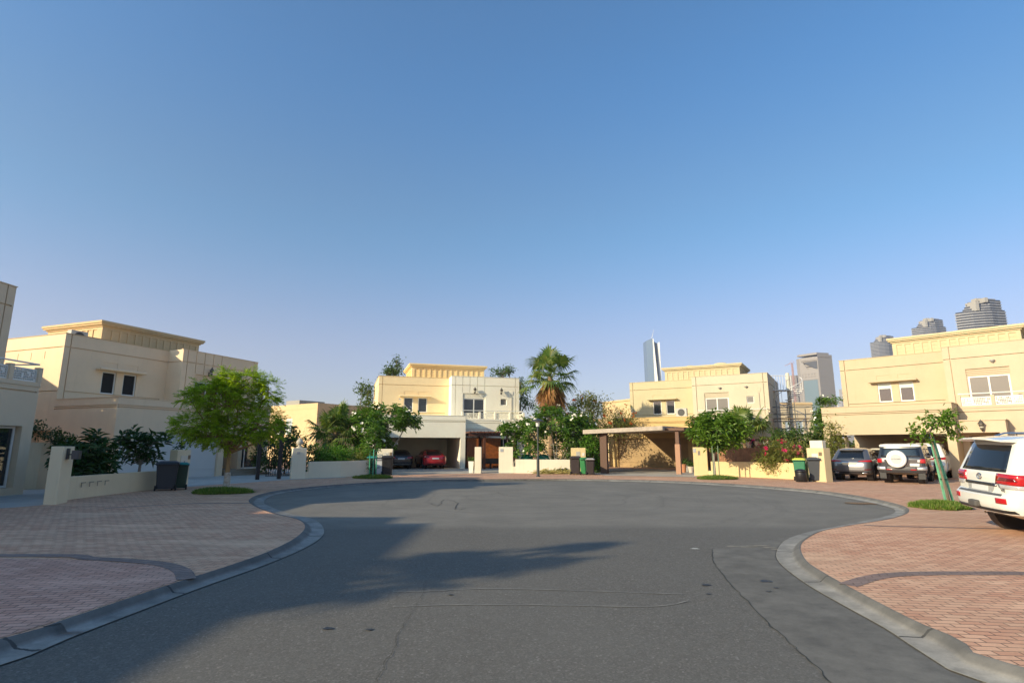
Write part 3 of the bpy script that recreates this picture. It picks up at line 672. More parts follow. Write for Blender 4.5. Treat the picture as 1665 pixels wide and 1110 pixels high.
def car(name, label, loc, az, lv, mat, R_w, axles, windows, group=None, flare=BLACK, bulge=.05, roll=0, cladding=None, archR=None):
    root = thing(name, loc, az+90, label, 'car', group)
    if roll: root.rotation_euler = (Matrix.Rotation(root.rotation_euler[2], 3, 'Z') @ Matrix.Rotation(R(roll), 3, 'Y')).to_euler()
    B = Body(lv, bulge); aR = archR or R_w*1.2; ws = [(y, R_w) for y in axles]
    o = B.mesh(ws, aR).build('body', mat, root, smooth=True)
    sm = o.modifiers.new('edges', 'EDGE_SPLIT'); sm.split_angle = R(32)
    fl = MB(); well = MB()
    for y in axles:
        for sg in (-1, 1):
            w_ = B.at(R_w)[2]; pts_i = []; n0 = len(fl.v)
            for k in range(25):
                a = PI*(k/24)*1.16-PI*.08
                for rr_, off in ((aR-.03, -.05), (aR-.02, .012), (aR+.055, .014), (aR+.065, -.01)):
                    yy = y+rr_*math.cos(a); zz = max(R_w+rr_*math.sin(a), .2); fl.v.append((sg*(B.at(zz)[2]+off), yy, zz))
            for k in range(24):
                for q in range(3): fl.f.append((n0+k*4+q, n0+k*4+q+1, n0+(k+1)*4+q+1, n0+(k+1)*4+q))
            well = MB(); well.lathe((sg*(w_-.30), y, R_w), [(.03, -.01), (aR+.02, 0), (aR+.02, .26)] if sg > 0 else [(.03, .01), (aR+.02, 0), (aR+.02, -.26)], 24, 'x'); well.build('wheel_well', BLACK, root)
            wheel(root, sg*(w_-.02), y, R_w)
    fl.build('wheel_arch_trim', flare, root, smooth=False)
    for nm, quad, sd in windows:
        for sg in ((-1, 1) if sd else (1,)):
            B.patch(quad, .006, 10, 6, side=sg if sd else 0).build(nm, CARGLASS, root, smooth=True)
    return root, B
def mirror_patch(B, root, nm, quad, mat, off=.012, par=None):
    for sg in (1, -1): B.patch([(sg*u, z) for u, z in quad], off, 10, 4).build(nm, mat, par or root, smooth=True)
def text(txt, root, loc, rot, size, mat, name='lettering', depth=.004):
    cu = bpy.data.curves.new(name, 'FONT'); cu.body = txt; cu.size = size; cu.extrude = depth; cu.align_x = 'CENTER'; cu.align_y = 'CENTER'; cu.resolution_u = 2
    to = bpy.data.objects.new('tmp', cu); scene.collection.objects.link(to); dg = bpy.context.evaluated_depsgraph_get()
    me = bpy.data.meshes.new_from_object(to.evaluated_get(dg)); bpy.data.objects.remove(to); me.materials.clear(); me.materials.append(mat)
    o = bpy.data.objects.new(name, me); scene.collection.objects.link(o); o.parent = root; o.location = loc; o.rotation_euler = rot; return o
# ---- large white SUV at the right edge
LVBIG = [(.36, .30, 4.65, .84, .2, .35), (.44, .06, 4.85, .93, .28, .45), (.56, .0, 4.93, .975, .30, .45), (.74, .0, 4.95, .985, .30, .45), (.79, .06, 4.95, .985, .26, .45), (.82, .10, 4.95, .985, .22, .45),
         (1.05, .12, 4.92, .99, .2, .45), (1.14, .13, 4.80, .985, .18, .5), (1.20, .15, 4.55, .975, .16, .6), (1.24, .17, 3.70, .965, .16, .5), (1.50, .28, 3.2, .89, .16, .4), (1.70, .37, 2.85, .83, .16, .4), (1.80, .44, 2.68, .79, .18, .4), (1.85, .56, 2.45, .71, .2, .4), (1.885, .85, 2.15, .55, .25, .35)]
pl = Vector((9.52, 12.55)); pr = Vector((9.08, 10.7)); pc = (pl+pr)/2
WP = paint('white car paint', (.74, .73, .66), 0, .2)
r1, B = car('suv', 'large white SUV cut by the right edge, red tail lights and roof spoiler', (pc.x, pc.y, PZ), 103, LVBIG, WP, .39, (1.05, 3.9),
    [('rear_window', [(-.74, 1.20), (.74, 1.20), (.64, 1.70), (-.64, 1.70)], 0), ('side_window', [(.62, 1.20), (1.45, 1.20), (1.45, 1.66), (.78, 1.66)], 1), ('side_window', [(1.52, 1.20), (2.42, 1.20), (2.42, 1.68), (1.52, 1.68)], 1), ('side_window', [(2.5, 1.20), (3.4, 1.20), (2.85, 1.68), (2.5, 1.68)], 1)],
    flare=WP, roll=1.5, bulge=.07)
mirror_patch(B, r1, 'tail_light', [(.50, .985), (1.26, .965), (1.12, 1.165), (.53, 1.175)], LAMP, .02)
mirror_patch(B, r1, 'tail_light_trim', [(.56, 1.045), (1.0, 1.04), (.95, 1.10), (.62, 1.11)], LAMPD, .026)
mirror_patch(B, r1, 'reversing_lamp', [(.60, .91), (1.32, .895), (1.27, .962), (.55, .982)], CLEAR, .018)
B.patch([(-.52, .93), (.52, .93), (.50, .985), (-.50, .985)], .022, 12, 3).build('chrome_bar', flat('dark chrome', (.16, .16, .165), .25, .9), r1, smooth=True)
rc = B.patch([(-.40, .80), (.40, .80), (.46, .93), (-.46, .93)], .006, 8, 4).build('number_plate_recess', flat('grey car paint', (.33, .33, .31), .4), r1)
B.patch([(-.27, .812), (.27, .812), (.27, .922), (-.27, .922)], .018, 6, 2).build('number_plate', PLATE, r1)
mirror_patch(B, r1, 'reflector', [(.62, .63), (.86, .63), (.86, .73), (.62, .73)], LAMP, .014)
B.patch([(-.98, .47), (.98, .47), (.94, .515), (-.94, .515)], .02, 14, 2).build('bumper_trim', BLACK, r1)
B.patch([(-.72, .765), (.72, .765), (.70, .795), (-.70, .795)], .012, 12, 2).build('bumper_step', flat('grey step plastic', (.09, .09, .09), .5), r1)
MB().box(-.13, .13, -.09, .02, .50, .63).build('tow_hook', flat('dusty black plastic', (.08, .075, .07), .7), r1, bevel=.03)
sp = MB(); m0 = len(sp.v)
for x, y, z in ((-.74, .18, 1.80), (-.4, .10, 1.835), (0, .08, 1.845), (.4, .10, 1.835), (.74, .18, 1.80)): sp.v += [(x, y, z-.035), (x, y, z), (x*.93, y+.42, z+.035), (x*.93, y+.42, z-.05)]
for i in range(4):
    for k in range(4): sp.f.append((i*4+k, (i+1)*4+k, (i+1)*4+(k+1) % 4, i*4+(k+1) % 4))
sp.f += [(0, 1, 2, 3), (19, 18, 17, 16)]; sp.build('spoiler', WP, r1, bevel=.01)
em = MB()
def ell(cx, cz, rx, rz, r=.006):
    n = 28; pts = [];
    for k in range(n+1):
        a = 2*PI*k/n; q = B.S(cx+rx*math.cos(a), cz+rz*math.sin(a)); pts.append((q.x, q.y-.014, q.z))
    em.tube(pts, r, 5, False)
ell(0, 1.09, .085, .055, .008); ell(0, 1.09, .03, .052, .006); ell(0, 1.115, .06, .022, .006); em.build('emblem', CHROME, r1)
q = B.S(.70, .87); text('V8', r1, (q.x, q.y-.016, q.z), (PI/2, 0, R(10)), .09, CHROME, 'model_lettering')
for y0, y1 in ((.62, 3.3),): 
    for sg in (-1, 1): MB().tube([(sg*.66, y0+.2, 1.87), (sg*.68, y0+.4, 1.93), (sg*.68, y1-.6, 1.94), (sg*.66, y1-.5, 1.87)], .018, 6).build('roof_rail', CHROME, r1)
for sg in (-1, 1):
    MB().box(min(sg*.99, sg*1.16), max(sg*.99, sg*1.16), 3.3, 3.45, 1.15, 1.38).build('wing_mirror', WP, r1, bevel=.04)
    MB().box(min(sg*.99, sg*1.01), max(sg*.99, sg*1.01), 1.65, 1.85, 1.03, 1.06).build('door_handle', CHROME, r1)
    B.patch([(1.47, .62), (1.485, .62), (1.485, 1.19), (1.47, 1.19)], .001, 1, 6, side=sg).build('door_gap', BLACK, r1)
    B.patch([(2.45, .5), (2.465, .5), (2.465, 1.19), (2.45, 1.19)], .001, 1, 6, side=sg).build('door_gap', BLACK, r1)
# ---- grey crossover
LVX = [(.28, .30, 4.3, .80, .25, .4), (.36, .08, 4.5, .88, .32, .55), (.50, .02, 4.6, .915, .36, .6), (.72, .03, 4.6, .925, .36, .6), (.88, .06, 4.5, .925, .34, .6), (.96, .10, 4.2, .915, .32, .6), (1.0, .13, 3.6, .905, .3, .5), (1.06, .18, 3.25, .88, .3, .5),
       (1.30, .42, 2.75, .79, .28, .45), (1.48, .62, 2.3, .71, .26, .45), (1.56, .66, 2.1, .66, .26, .45), (1.61, .85, 1.9, .55, .3, .4), (1.635, 1.2, 1.7, .35, .2, .2)]
GP = paint('dark grey metallic paint', (.16, .16, .17), .6, .28)
p = at(1384, 781.5, PZ)
r2, B = car('crossover', 'dark grey metallic crossover parked leftmost of the SUVs at the open garage', (p.x, p.y, PZ), 44, LVX, GP, .36, (.95, 3.6),
    [('rear_window', [(-.62, 1.08), (.62, 1.08), (.52, 1.45), (-.52, 1.45)], 0), ('side_window', [(.75, 1.04), (1.55, 1.04), (1.55, 1.42), (1.15, 1.36)], 1), ('side_window', [(1.6, 1.04), (2.9, 1.04), (2.2, 1.46), (1.6, 1.46)], 1)], flare=BLACK, roll=0)
mirror_patch(B, r2, 'tail_light', [(.36, .95), (1.16, .93), (1.10, 1.05), (.46, .99)], LAMP, .016)
B.patch([(-.30, .78), (.30, .78), (.36, .90), (-.36, .90)], .008, 6, 2).build('number_plate', PLATEY, r2)
B.patch([(-.36, .90), (.36, .90), (.34, .93), (-.34, .93)], .02, 6, 2).build('chrome_bar', CHROME, r2)
B.patch([(-.86, .33), (.86, .33), (.80, .46), (-.80, .46)], .012, 10, 2).build('lower_bumper', BLACK, r2)
mirror_patch(B, r2, 'reflector', [(.62, .54), (.98, .56), (.98, .60), (.62, .58)], LAMPD, .01); mirror_patch(B, r2, 'exhaust', [(.52, .36), (.74, .37), (.74, .43), (.52, .42)], CHROME, .02)
MB().box(-.55, .55, .50, .78, 1.50, 1.545).build('spoiler', GP, r2, bevel=.015)
for sg in (-1, 1): MB().box(min(sg*.9, sg*1.06), max(sg*.9, sg*1.06), 3.0, 3.15, 1.0, 1.14).build('wing_mirror', GP, r2, bevel=.04)
# ---- boxy off-roader with a spare wheel
LVF = [(.42, .15, 4.3, .84, .12, .4), (.50, .02, 4.5, .92, .16, .4), (.60, .0, 4.55, .945, .16, .4), (.76, .0, 4.55, .95, .16, .4), (.79, .10, 4.5, .93, .16, .4), (1.12, .11, 4.4, .93, .16, .4), (1.18, .13, 4.2, .92, .16, .4), (1.22, .15, 3.3, .90, .16, .4),
       (1.62, .26, 3.0, .82, .2, .4), (1.68, .27, 2.95, .81, .2, .4)]
FB = paint('black and grey off-roader paint', (.035, .037, .042), .3, .25)
p = at(1472, 786.5, PZ)
r3, B = car('offroader', 'boxy dark off-roader with a white roof and a white covered spare wheel', (p.x, p.y+.15, PZ), 42, LVF, FB, .40, (.90, 3.55),
    [('rear_window', [(-.78, 1.22), (.78, 1.22), (.72, 1.60), (-.72, 1.60)], 0), ('side_window', [(.6, 1.24), (1.3, 1.24), (1.3, 1.58), (.75, 1.58)], 1), ('side_window', [(1.5, 1.24), (2.8, 1.24), (2.6, 1.58), (1.5, 1.58)], 1)], flare=BLACK, archR=.5)
wr = Body([(1.68, .22, 3.02, .84, .22, .4), (1.76, .22, 3.0, .84, .22, .4), (1.80, .3, 2.9, .78, .25, .4), (1.825, .5, 2.6, .6, .2, .3)]).mesh([], .1).build('roof', flat('white roof paint', (.74, .73, .68), .25, 0, 1.), r3, smooth=True)
e = wr.modifiers.new('e', 'EDGE_SPLIT'); e.split_angle = R(35)
sw = MB().lathe((-.12, -.02, 1.12), [(.02, -.215), (.25, -.21), (.25, -.20), (.36, -.195), (.395, -.16), (.40, -.02), (.36, .02), (.1, .04)], 36, 'y').build('spare_wheel', flat('white spare wheel cover', (.72, .71, .68), .35), r3)
MB().lathe((-.12, -.02, 1.12), [(.02, -.222), (.215, -.222), (.22, -.21), (.02, -.205)], 32, 'y').build('cover_disc', flat('silver cover disc', (.45, .45, .44), .4), sw)
tb = MB().tube([(-.12+.30*math.cos(2*PI*k/32), -.02-.202, 1.12+.30*math.sin(2*PI*k/32)) for k in range(33)], .006, 4, False).build('cover_ring', flat('grey ring', (.12, .12, .12), .5), sw)
text('FJ CRUISER', sw, (-.12, -.246, 1.12), (PI/2, 0, 0), .075, flat('grey letter', (.06, .06, .06), .5), 'cover_lettering')
mirror_patch(B, r3, 'tail_light', [(.74, .94), (1.0, .94), (1.0, 1.12), (.74, 1.12)], LAMP, .02); mirror_patch(B, r3, 'tail_light_trim', [(.64, .97), (.74, .97), (.74, 1.09), (.64, 1.09)], CLEAR, .018)
mirror_patch(B, r3, 'bumper_corner', [(.60, .62), (1.12, .62), (1.12, .78), (.60, .78)], flat('silver bumper', (.42, .42, .42), .4, .6), .02)
mirror_patch(B, r3, 'reflector', [(.36, .62), (.58, .62), (.58, .66), (.36, .66)], LAMP, .02)
B.patch([(.34, .80), (.70, .80), (.70, .92), (.34, .92)], .012, 4, 2).build('number_plate', PLATE, r3)
B.patch([(-.55, .62), (.55, .62), (.55, .76), (-.55, .76)], .014, 8, 2).build('rear_bumper', flat('dark grey bumper', (.05, .05, .055), .5), r3)
B.patch([(-.2, 1.76), (.2, 1.76), (.2, 1.79), (-.2, 1.79)], .01, 3, 1) 
for sg in (-1, 1):
    MB().box(min(sg*.62, sg*.88), max(sg*.62, sg*.88), .08, .11, .22, .5).build('mud_flap', BLACK, r3)
    MB().box(min(sg*.92, sg*1.1), max(sg*.92, sg*1.1), 2.85, 3.0, 1.2, 1.42).build('wing_mirror', BLACK, r3, bevel=.03)
    B.patch([(1.40, 1.22), (1.5, 1.22), (1.42, 1.64), (1.3, 1.64)], .012, 2, 5, side=sg).build('pillar_trim', flat('silver bumper', (.42, .42, .42), .4, .6), r3)
# ---- second white SUV half hidden in the garage
q = h4.matrix_basis @ Vector((4.55, -2.6, 0)) if False else Vector((P4[0], P4[1], 0))+Vector((math.sin(R(135.4)), math.cos(R(135.4)), 0))*5.45+Vector((math.sin(R(45.4)), math.cos(R(45.4)), 0))*(-2.9)
r4, B = car('suv', 'white SUV half hidden behind the boxy off-roader at the garage mouth', (q.x, q.y, PZ), 42, LVBIG, WP, .39, (1.05, 3.9),
    [('rear_window', [(-.74, 1.22), (.74, 1.22), (.64, 1.70), (-.64, 1.70)], 0), ('side_window', [(.62, 1.22), (1.45, 1.22), (1.45, 1.66), (.78, 1.66)], 1), ('side_window', [(1.52, 1.22), (3.4, 1.22), (2.85, 1.68), (1.52, 1.68)], 1)], flare=WP, bulge=.07)
mirror_patch(B, r4, 'tail_light', [(.42, 1.0), (1.2, 1.03), (1.1, 1.16), (.72, 1.13)], LAMP, .02); mirror_patch(B, r4, 'reflector', [(.66, .63), (.9, .63), (.9, .73), (.66, .73)], LAMP, .014)
mirror_patch(B, r4, 'tail_light_trim', [(.42, .96), (1.1, .96), (1.15, .99), (.42, .99)], CLEAR, .016)
B.patch([(-.27, .84), (.27, .84), (.27, .95), (-.27, .95)], .018, 6, 2).build('number_plate', PLATE, r4)
# ---- car with a white roof deep inside the same garage
LVS = [(.24, .25, 4.4, .78, .25, .4), (.32, .05, 4.6, .86, .3, .5), (.50, .0, 4.7, .90, .34, .55), (.78, .0, 4.7, .91, .34, .55), (.90, .03, 4.5, .905, .34, .6), (.97, .07, 4.2, .90, .3, .6), (1.0, .35, 3.4, .86, .3, .5), (1.04, .55, 3.2, .82, .3, .5),
       (1.22, .95, 2.75, .74, .28, .45), (1.36, 1.3, 2.4, .66, .26, .4), (1.42, 1.5, 2.2, .58, .3, .4), (1.445, 1.8, 2.0, .4, .2, .2)]
def hpt(P, az, x, y): return Vector((P[0], P[1], 0))+Vector((math.sin(R(az)), math.cos(R(az)), 0))*x+Vector((math.sin(R(az-90)), math.cos(R(az-90)), 0))*y
q = hpt(P4, 135.4, 2.6, .9)
SW = [('rear_window', [(-.62, 1.05), (.62, 1.05), (.52, 1.34), (-.52, 1.34)], 0), ('side_window', [(1.1, 1.05), (3.0, 1.05), (2.5, 1.33), (1.5, 1.33)], 1)]
r5, B = car('suv', 'car with a white roof deep in the garage between the crossover and the off-roader', (q.x, q.y, PZ), 45.4, [(l[0]*1.12, l[1]*.6, l[2], l[3], l[4]*.8, l[5]) for l in LVS], WP, .34, (.95, 3.6), [])
B.patch([(-.62, 1.16), (.62, 1.16), (.52, 1.5), (-.52, 1.5)], .006, 10, 6).build('rear_window', CARGLASS, r5, smooth=True); mirror_patch(B, r5, 'tail_light', [(.5, .92), (1.1, .92), (1.1, 1.05), (.5, 1.05)], LAMPD, .016)
# ---- two cars in the open garage of the yellow and cream villa
q = hpt(P2, 73.5, 1.75, .35)
r6, B = car('sedan', 'black sedan in the dark left half of the open garage', (q.x, q.y, PZ+.02), -16.5, LVS, paint('black car paint', (.012, .014, .022), .2, .2), .33, (.95, 3.7), SW)
mirror_patch(B, r6, 'tail_light', [(.42, .80), (1.1, .80), (1.1, .90), (.46, .90)], LAMP, .016)
B.patch([(-.26, .72), (.26, .72), (.26, .83), (-.26, .83)], .01, 4, 2).build('number_plate', PLATE, r6); B.patch([(-.7, .34), (.7, .34), (.7, .38), (-.7, .38)], .02, 8, 1).build('chrome_bar', CHROME, r6)
q = hpt(P2, 73.5, 4.35, .1)
r7, B = car('hatchback', 'bright red car parked nose-in in the right half of the open garage', (q.x, q.y, PZ+.02), -19.5, LVS, paint('bright red paint', (.50, .012, .02), .1, .22), .33, (.95, 3.7), SW)
mirror_patch(B, r7, 'tail_light', [(.50, .84), (1.15, .82), (1.1, .92), (.56, .93)], LAMPD, .016)
B.patch([(-.26, .73), (.26, .73), (.26, .84), (-.26, .84)], .01, 4, 2).build('number_plate', PLATE, r7); B.patch([(-.8, .28), (.8, .28), (.8, .42), (-.8, .42)], .012, 8, 2).build('lower_bumper', BLACK, r7)

# ================================================================== walls, pillars, bins
def prism(mb, pts, z0, z1):
    n = len(mb.v); k = len(pts); mb.v += [(p[0], p[1], z0) for p in pts]+[(p[0], p[1], z1) for p in pts]
    ar = sum(pts[i][0]*pts[(i+1) % k][1]-pts[(i+1) % k][0]*pts[i][1] for i in range(k))
    rg = list(range(k)) if ar > 0 else list(reversed(range(k)))
    mb.f.append(tuple(n+i for i in reversed(rg))); mb.f.append(tuple(n+k+i for i in rg))
    for i in range(k): a, b = rg[i], rg[(i+1) % k]; mb.f.append((n+a, n+b, n+k+b, n+k+a))
    return mb
def strip(mb, line, th, z0, z1):
    L_ = []; R_ = []
    for i, p in enumerate(line):
        a = Vector(line[max(i-1, 0)]); b = Vector(line[min(i+1, len(line)-1)]); t = (b-a).normalized(); n = Vector((-t.y, t.x))
        L_.append(Vector(p)+n*th); R_.append(Vector(p))
    for i in range(len(line)-1): prism(mb, [R_[i], R_[i+1], L_[i+1], L_[i]], z0, z1)
    return mb
WWHT = stucco('white garden wall', (.78, .70, .54)); WSHD = stucco('white garden wall warmed for shade', (.80, .68, .47)); WYEL = stucco('yellow garden wall', (.66, .52, .28)); WPCH = stucco('cream garden wall', (.62, .50, .30))  # walls standing in shade get a warmer white, offsetting the bluish shade
PLQ = flat('grey plaque', (.35, .36, .38), .4)
def pillar(label, a, b, depth, h, mat, name='gate_pillar', sign=None, extra=None):
    # a, b: left and right foot of its street face (photo px)
    A = V2(at(*a, PZ)); Bq = V2(at(*b, PZ)); t = (Vector(Bq)-Vector(A)); wd = t.length; t.normalize(); az = math.degrees(math.atan2(t.x, t.y))
    o = thing(name, (A[0], A[1], PZ), az, label, 'pillar', 'gate pillars along the pavement')
    MB().box(0, wd, 0, depth, -.06, h).build('post', mat, o, bevel=.015)
    if sign: 
        for (x0, x1, z0, z1, m) in sign: MB().box(x0*wd, x1*wd, -.02, -.003, z0, z1).build('plaque', m, o, bevel=.004)
    return o, wd
def wall(label, pts, th, h, mat, slots=None, drop=None):
    ln = [V2(at(*p, PZ)) for p in pts]; mb = MB(); strip(mb, ln, th, PZ-.06, PZ+h)
    o = tag(mb.build('garden_wall', mat), label, 'wall', 'low walls along the pavement')
    if slots:
        for s_ in slots:
            a, b = (Vector(ln[0]), Vector(ln[-1])); t = (b-a).normalized(); c = a+(b-a)*s_; n = Vector((t.y, -t.x))
            m = MB(); q = [c+n*.012, c+t*.2+n*.012, c+t*.2, c]; prism(m, q, PZ+h*.68, PZ+h*.72); q = [c+n*.012, c+t*.03+n*.012, c+t*.03, c]; prism(m, q, PZ+h*.5, PZ+h*.68); m.build('wall_slot', flat('painted slot shade', (.3, .26, .2), .9), o)  # raised strips, the shade of a recess put into their dark tan
    return o
METER = flat('meter cabinet door', (.66, .62, .52), .5); METERD = flat('meter reader', (.18, .13, .08), .5)
o, wd = pillar('shaded cream pillar at the far left by the driveway of the left-edge villa', (69, 820.5), (90, 820), .75, 1.68, WSHD)
lm = MB(); lm.box(wd+.01, wd+.05, .20, .34, 1.30, 1.62); lm.box(wd+.05, wd+.22, .25, .29, 1.42, 1.46); lm.box(wd+.16, wd+.34, .16, .38, 1.30, 1.56); lm.build('pillar_lamp', flat('dark grey lamp', (.06, .06, .065), .4), o)
wall('long low cream wall in shade in front of the two plumeria bushes', [(105, 813), (160, 806), (223, 798.5), (256, 795), (288, 791.5)], .2, .72, WSHD, (.1, .16, .22, .28, .82, .88))
pillar('shaded white meter pillar beside the white garage door, fern pot on top', (283, 792.5), (305, 790.3), .35, 1.55, WSHD, 'meter_pillar', [(.25, .75, .75, 1.3, METER), (.48, .58, .98, 1.08, BLACK), (.8, .97, 1.15, 1.32, METERD)])
wall('high plain wall between the left-edge villa and the tan villa', [(36, 796), (58, 795), (80, 794.5)], .2, 1.85, WSHD)
o, wd = pillar('white pillar with a stone finial beside the two black posts', (473, 778.6), (496, 778), .5, 1.62, WWHT)
MB().lathe((wd/2, .25, 1.62), [(.16, 0), (.16, .05), (.07, .09), (.08, .13), (.17, .24), (.18, .33), (.12, .42), (.04, .5), (.015, .56)], 16).build('finial', flat('stone finial', (.5, .46, .38), .8), o)
MB().box(wd*.3, wd*.5, -.02, -.003, 1.3, 1.42).build('plaque', PLQ, o)
wall('curved low white wall below the small fan palm', [(501, 777.3), (553, 775.5), (580, 773.8), (606, 771.5)], .2, .88, WWHT, (.12, .22, .32, .42))
wall('white stub of wall by the finial pillar', [(496, 777.8), (501, 777.3)], .2, .35, WWHT)
pillar('white meter pillar behind the bins beside the garage with the red car', (612, 771.3), (637, 771.2), .3, 1.56, WWHT, 'meter_pillar', [(.4, .75, .85, 1.35, METER), (.62, .70, 1.0, 1.15, BLACK), (.82, .96, 1.15, 1.35, METERD)])
pillar('narrow white pillar in front of the timber pergola', (771.5, 769.3), (782, 769.3), .9, 1.68, WWHT)
pillar('wide white pillar with a grey plaque at the left end of the white wall', (811, 768.8), (834, 768.8), .4, 1.68, WWHT, sign=[(.1, .32, 1.36, 1.55, PLQ)])
wall('white wall behind the street lamp, left part', [(838, 768.9), (876, 769.1)], .2, .88, WWHT); wall('white wall behind the street lamp, right part beside the dead palm leaves', [(876.3, 769.1), (927, 769.3)], .2, .87, WWHT)
wall('short link of white wall beside the plaque pillar', [(834, 768.9), (838, 768.9)], .2, .42, WWHT)
pillar('yellow meter pillar behind the three bins', (929, 769.3), (953, 769.4), .3, 1.62, WYEL, 'meter_pillar', [(.35, .62, .95, 1.38, flat('worn grey meter door', (.4, .38, .33), .6)), (.75, .92, 1.1, 1.3, METER)])
pillar('yellow pillar with two round plaques left of the brown fence', (1129, 773.2), (1152, 773.6), .5, 1.66, WYEL, sign=[(.02, .22, 1.35, 1.58, PLQ), (.34, .5, 1.2, 1.45, flat('dark plaque', (.2, .18, .16), .5))])
wall('short link of yellow wall beside the plaque pillar', [(1152, 773.6), (1157, 773.8)], .2, .3, WYEL)
wall('long low yellow wall below the brown fence and the pink bougainvillea', [(1157, 773.8), (1210, 775.2), (1262, 777.2), (1300, 779.5), (1318, 781)], .2, .84, WYEL)
pillar('cream meter pillar behind the bins left of the grey crossover', (1316, 781.8), (1344, 783.6), .45, 1.62, WPCH, 'meter_pillar', [(.3, .66, .9, 1.35, METER), (.52, .60, 1.0, 1.12, BLACK), (.72, .9, 1.25, 1.42, METERD)])
pillar('white block of wall rising behind the cream meter pillar', (1322, 779.5), (1343, 780.6), .3, 2.0, WWHT, 'meter_pillar')
wall('low cream wall between the crossover and the garage of the peach villa', [(1345, 779), (1358, 776)], .2, .7, WPCH)
wall('cream planter wall in front of the door of the peach villa, behind the large white SUV', [(1612, 776), (1668, 784)], .3, 1.5, WPCH)
# brown slatted fence standing on the yellow wall
f0 = at(1153, 772.6, PZ); f1 = at(1305, 778.5, PZ); t = (f1-f0); fl_ = t.length; az = math.degrees(math.atan2(t.x, t.y))
fo = thing('slatted_fence', (f0.x, f0.y, PZ), az, 'red brown slatted fence above the yellow wall', 'fence')
BRN = flat('brown fence slat', (.30, .14, .065), .7, var=.25, scale=5); npan = 3; off = .32
for k in range(npan):
    a = k*fl_/npan; b = (k+1)*fl_/npan; mb = MB(); n = int((b-a)/.115)
    for i in range(n): x = a+.05+(b-a-.1)*i/n; mb.box(x, x+(b-a-.1)/n-.012, off, off+.02, .35, 1.62)
    mb.box(a+.05, b-.05, off+.022, off+.06, .5, .58); mb.box(a+.05, b-.05, off+.022, off+.06, 1.4, 1.48); mb.build('fence_panel', BRN, fo)
for k in range(npan+1): MB().box(k*fl_/npan-.045, k*fl_/npan+.045, off-.02, off+.08, -.05, 1.68).build('fence_post', BRN, fo)

def wheelie(label, foot, az, w_=.58, d_=.72, h=1.06, body=BLACK, lid=None, logo=None, z=PZ):
    p = at(*foot, z); o = thing('wheelie_bin', (p.x, p.y, z), az+90, label, 'bin', 'wheelie bins by the pavement')
    s = h/1.06; mb = MB(); mb.frustum((0, 0), w_*.80, d_*.72, .06, w_*.95, d_*.92, h*.90, r=.05); mb.frustum((0, 0), w_*1.0, d_*1.0, h*.86, w_*1.02, d_*1.02, h*.90+.002, r=.05)
    for sg in (-1, 1): mb.box(sg*w_*.28-.012, sg*w_*.28+.012, -d_*.46, -d_*.40, .2, h*.8)
    mb.build('bin_body', body, o, bevel=.006)
    lb = MB(); lb.frustum((0, 0), w_*1.06, d_*1.06, h*.905, w_*.98, d_*.98, h*.96, r=.06); lb.frustum((0, 0), w_*.9, d_*.9, h*.961, w_*.7, d_*.7, h, r=.06); lb.build('lid', lid or body, o, bevel=.01)
    MB().tube([(-w_*.4, d_*.56, h*.86), (-w_*.4, d_*.64, h*.9), (w_*.4, d_*.64, h*.9), (w_*.4, d_*.56, h*.86)], .016, 6).build('handle', body, o)
    for sg in (-1, 1): MB().lathe((sg*w_*.44, d_*.36, .10), [(.02, -.03), (.10, -.03), (.10, .03), (.02, .03)], 16, 'x').build('wheel', RUBBER, o)
    if logo:
        n = 24; MB().tube([(.085*math.cos(2*PI*k/n), -d_*.455, h*.60+.10*math.sin(2*PI*k/n)) for k in range(n+1)], .022, 5, False).build('recycling_mark', logo, o)
    return o
YMARK = flat('yellow mark', (.7, .65, .12), .6); GRN = flat('green bin plastic', (.02, .16, .08), .45); TEAL = flat('teal lid plastic', (.01, .22, .22), .45); NAVY = flat('dark blue bin plastic', (.03, .035, .045), .45)
YLID = flat('yellow green lid', (.45, .48, .05), .5); DGR = flat('dark green bin plastic', (.012, .05, .035), .45)
wheelie('large black bin in shade against the long cream wall', (269, 796.5), 152, .78, .80, 1.12, NAVY)
wheelie('dark green bin with a teal lid behind the large black bin', (291, 795), 152, .55, .6, 1.06, DGR, TEAL, YMARK)
wheelie('green bin with a teal lid beside the tree with green stakes', (604.5, 771.8), 182, .56, .6, 1.12, DGR, TEAL, YMARK)
wheelie('pale blue grey bin between the green bin and the black bin', (617, 771.8), 182, .48, .6, 1.04, flat('pale grey bin plastic', (.45, .47, .5), .5), NAVY)
wheelie('black bin in front of the white meter pillar by the open garage', (629.5, 771.8), 176, .66, .7, 1.16, BLACK)
wheelie('black bin left of the green bin at the yellow meter pillar', (936, 771), 190, .66, .7, 1.12, flat('brown black plastic', (.03, .02, .02), .5))
wheelie('bright green bin between two dark bins at the yellow meter pillar', (949.5, 771.4), 190, .46, .55, 1.04, flat('bright green plastic', (.03, .20, .06), .45), None, flat('white mark', (.6, .65, .6), .6))
wheelie('dark bin right of the bright green bin with a bag over its lid', (960, 771.5), 190, .55, .7, 1.0, flat('brown black plastic', (.03, .02, .02), .5), flat('light bag', (.35, .33, .32), .6))
wheelie('green bin with a yellow lid behind the small black tub', (1303, 780.6), 215, .6, .6, 1.12, GRN, YLID, YMARK)
wheelie('tall black bin in front of the cream meter pillar', (1329.5, 782.3), 215, .72, .75, 1.18, NAVY)
p = at(1303.5, 783, PZ); o = thing('rubbish_tub', (p.x, p.y, PZ), 90, 'small black tub in front of the bin with the yellow lid', 'bin')
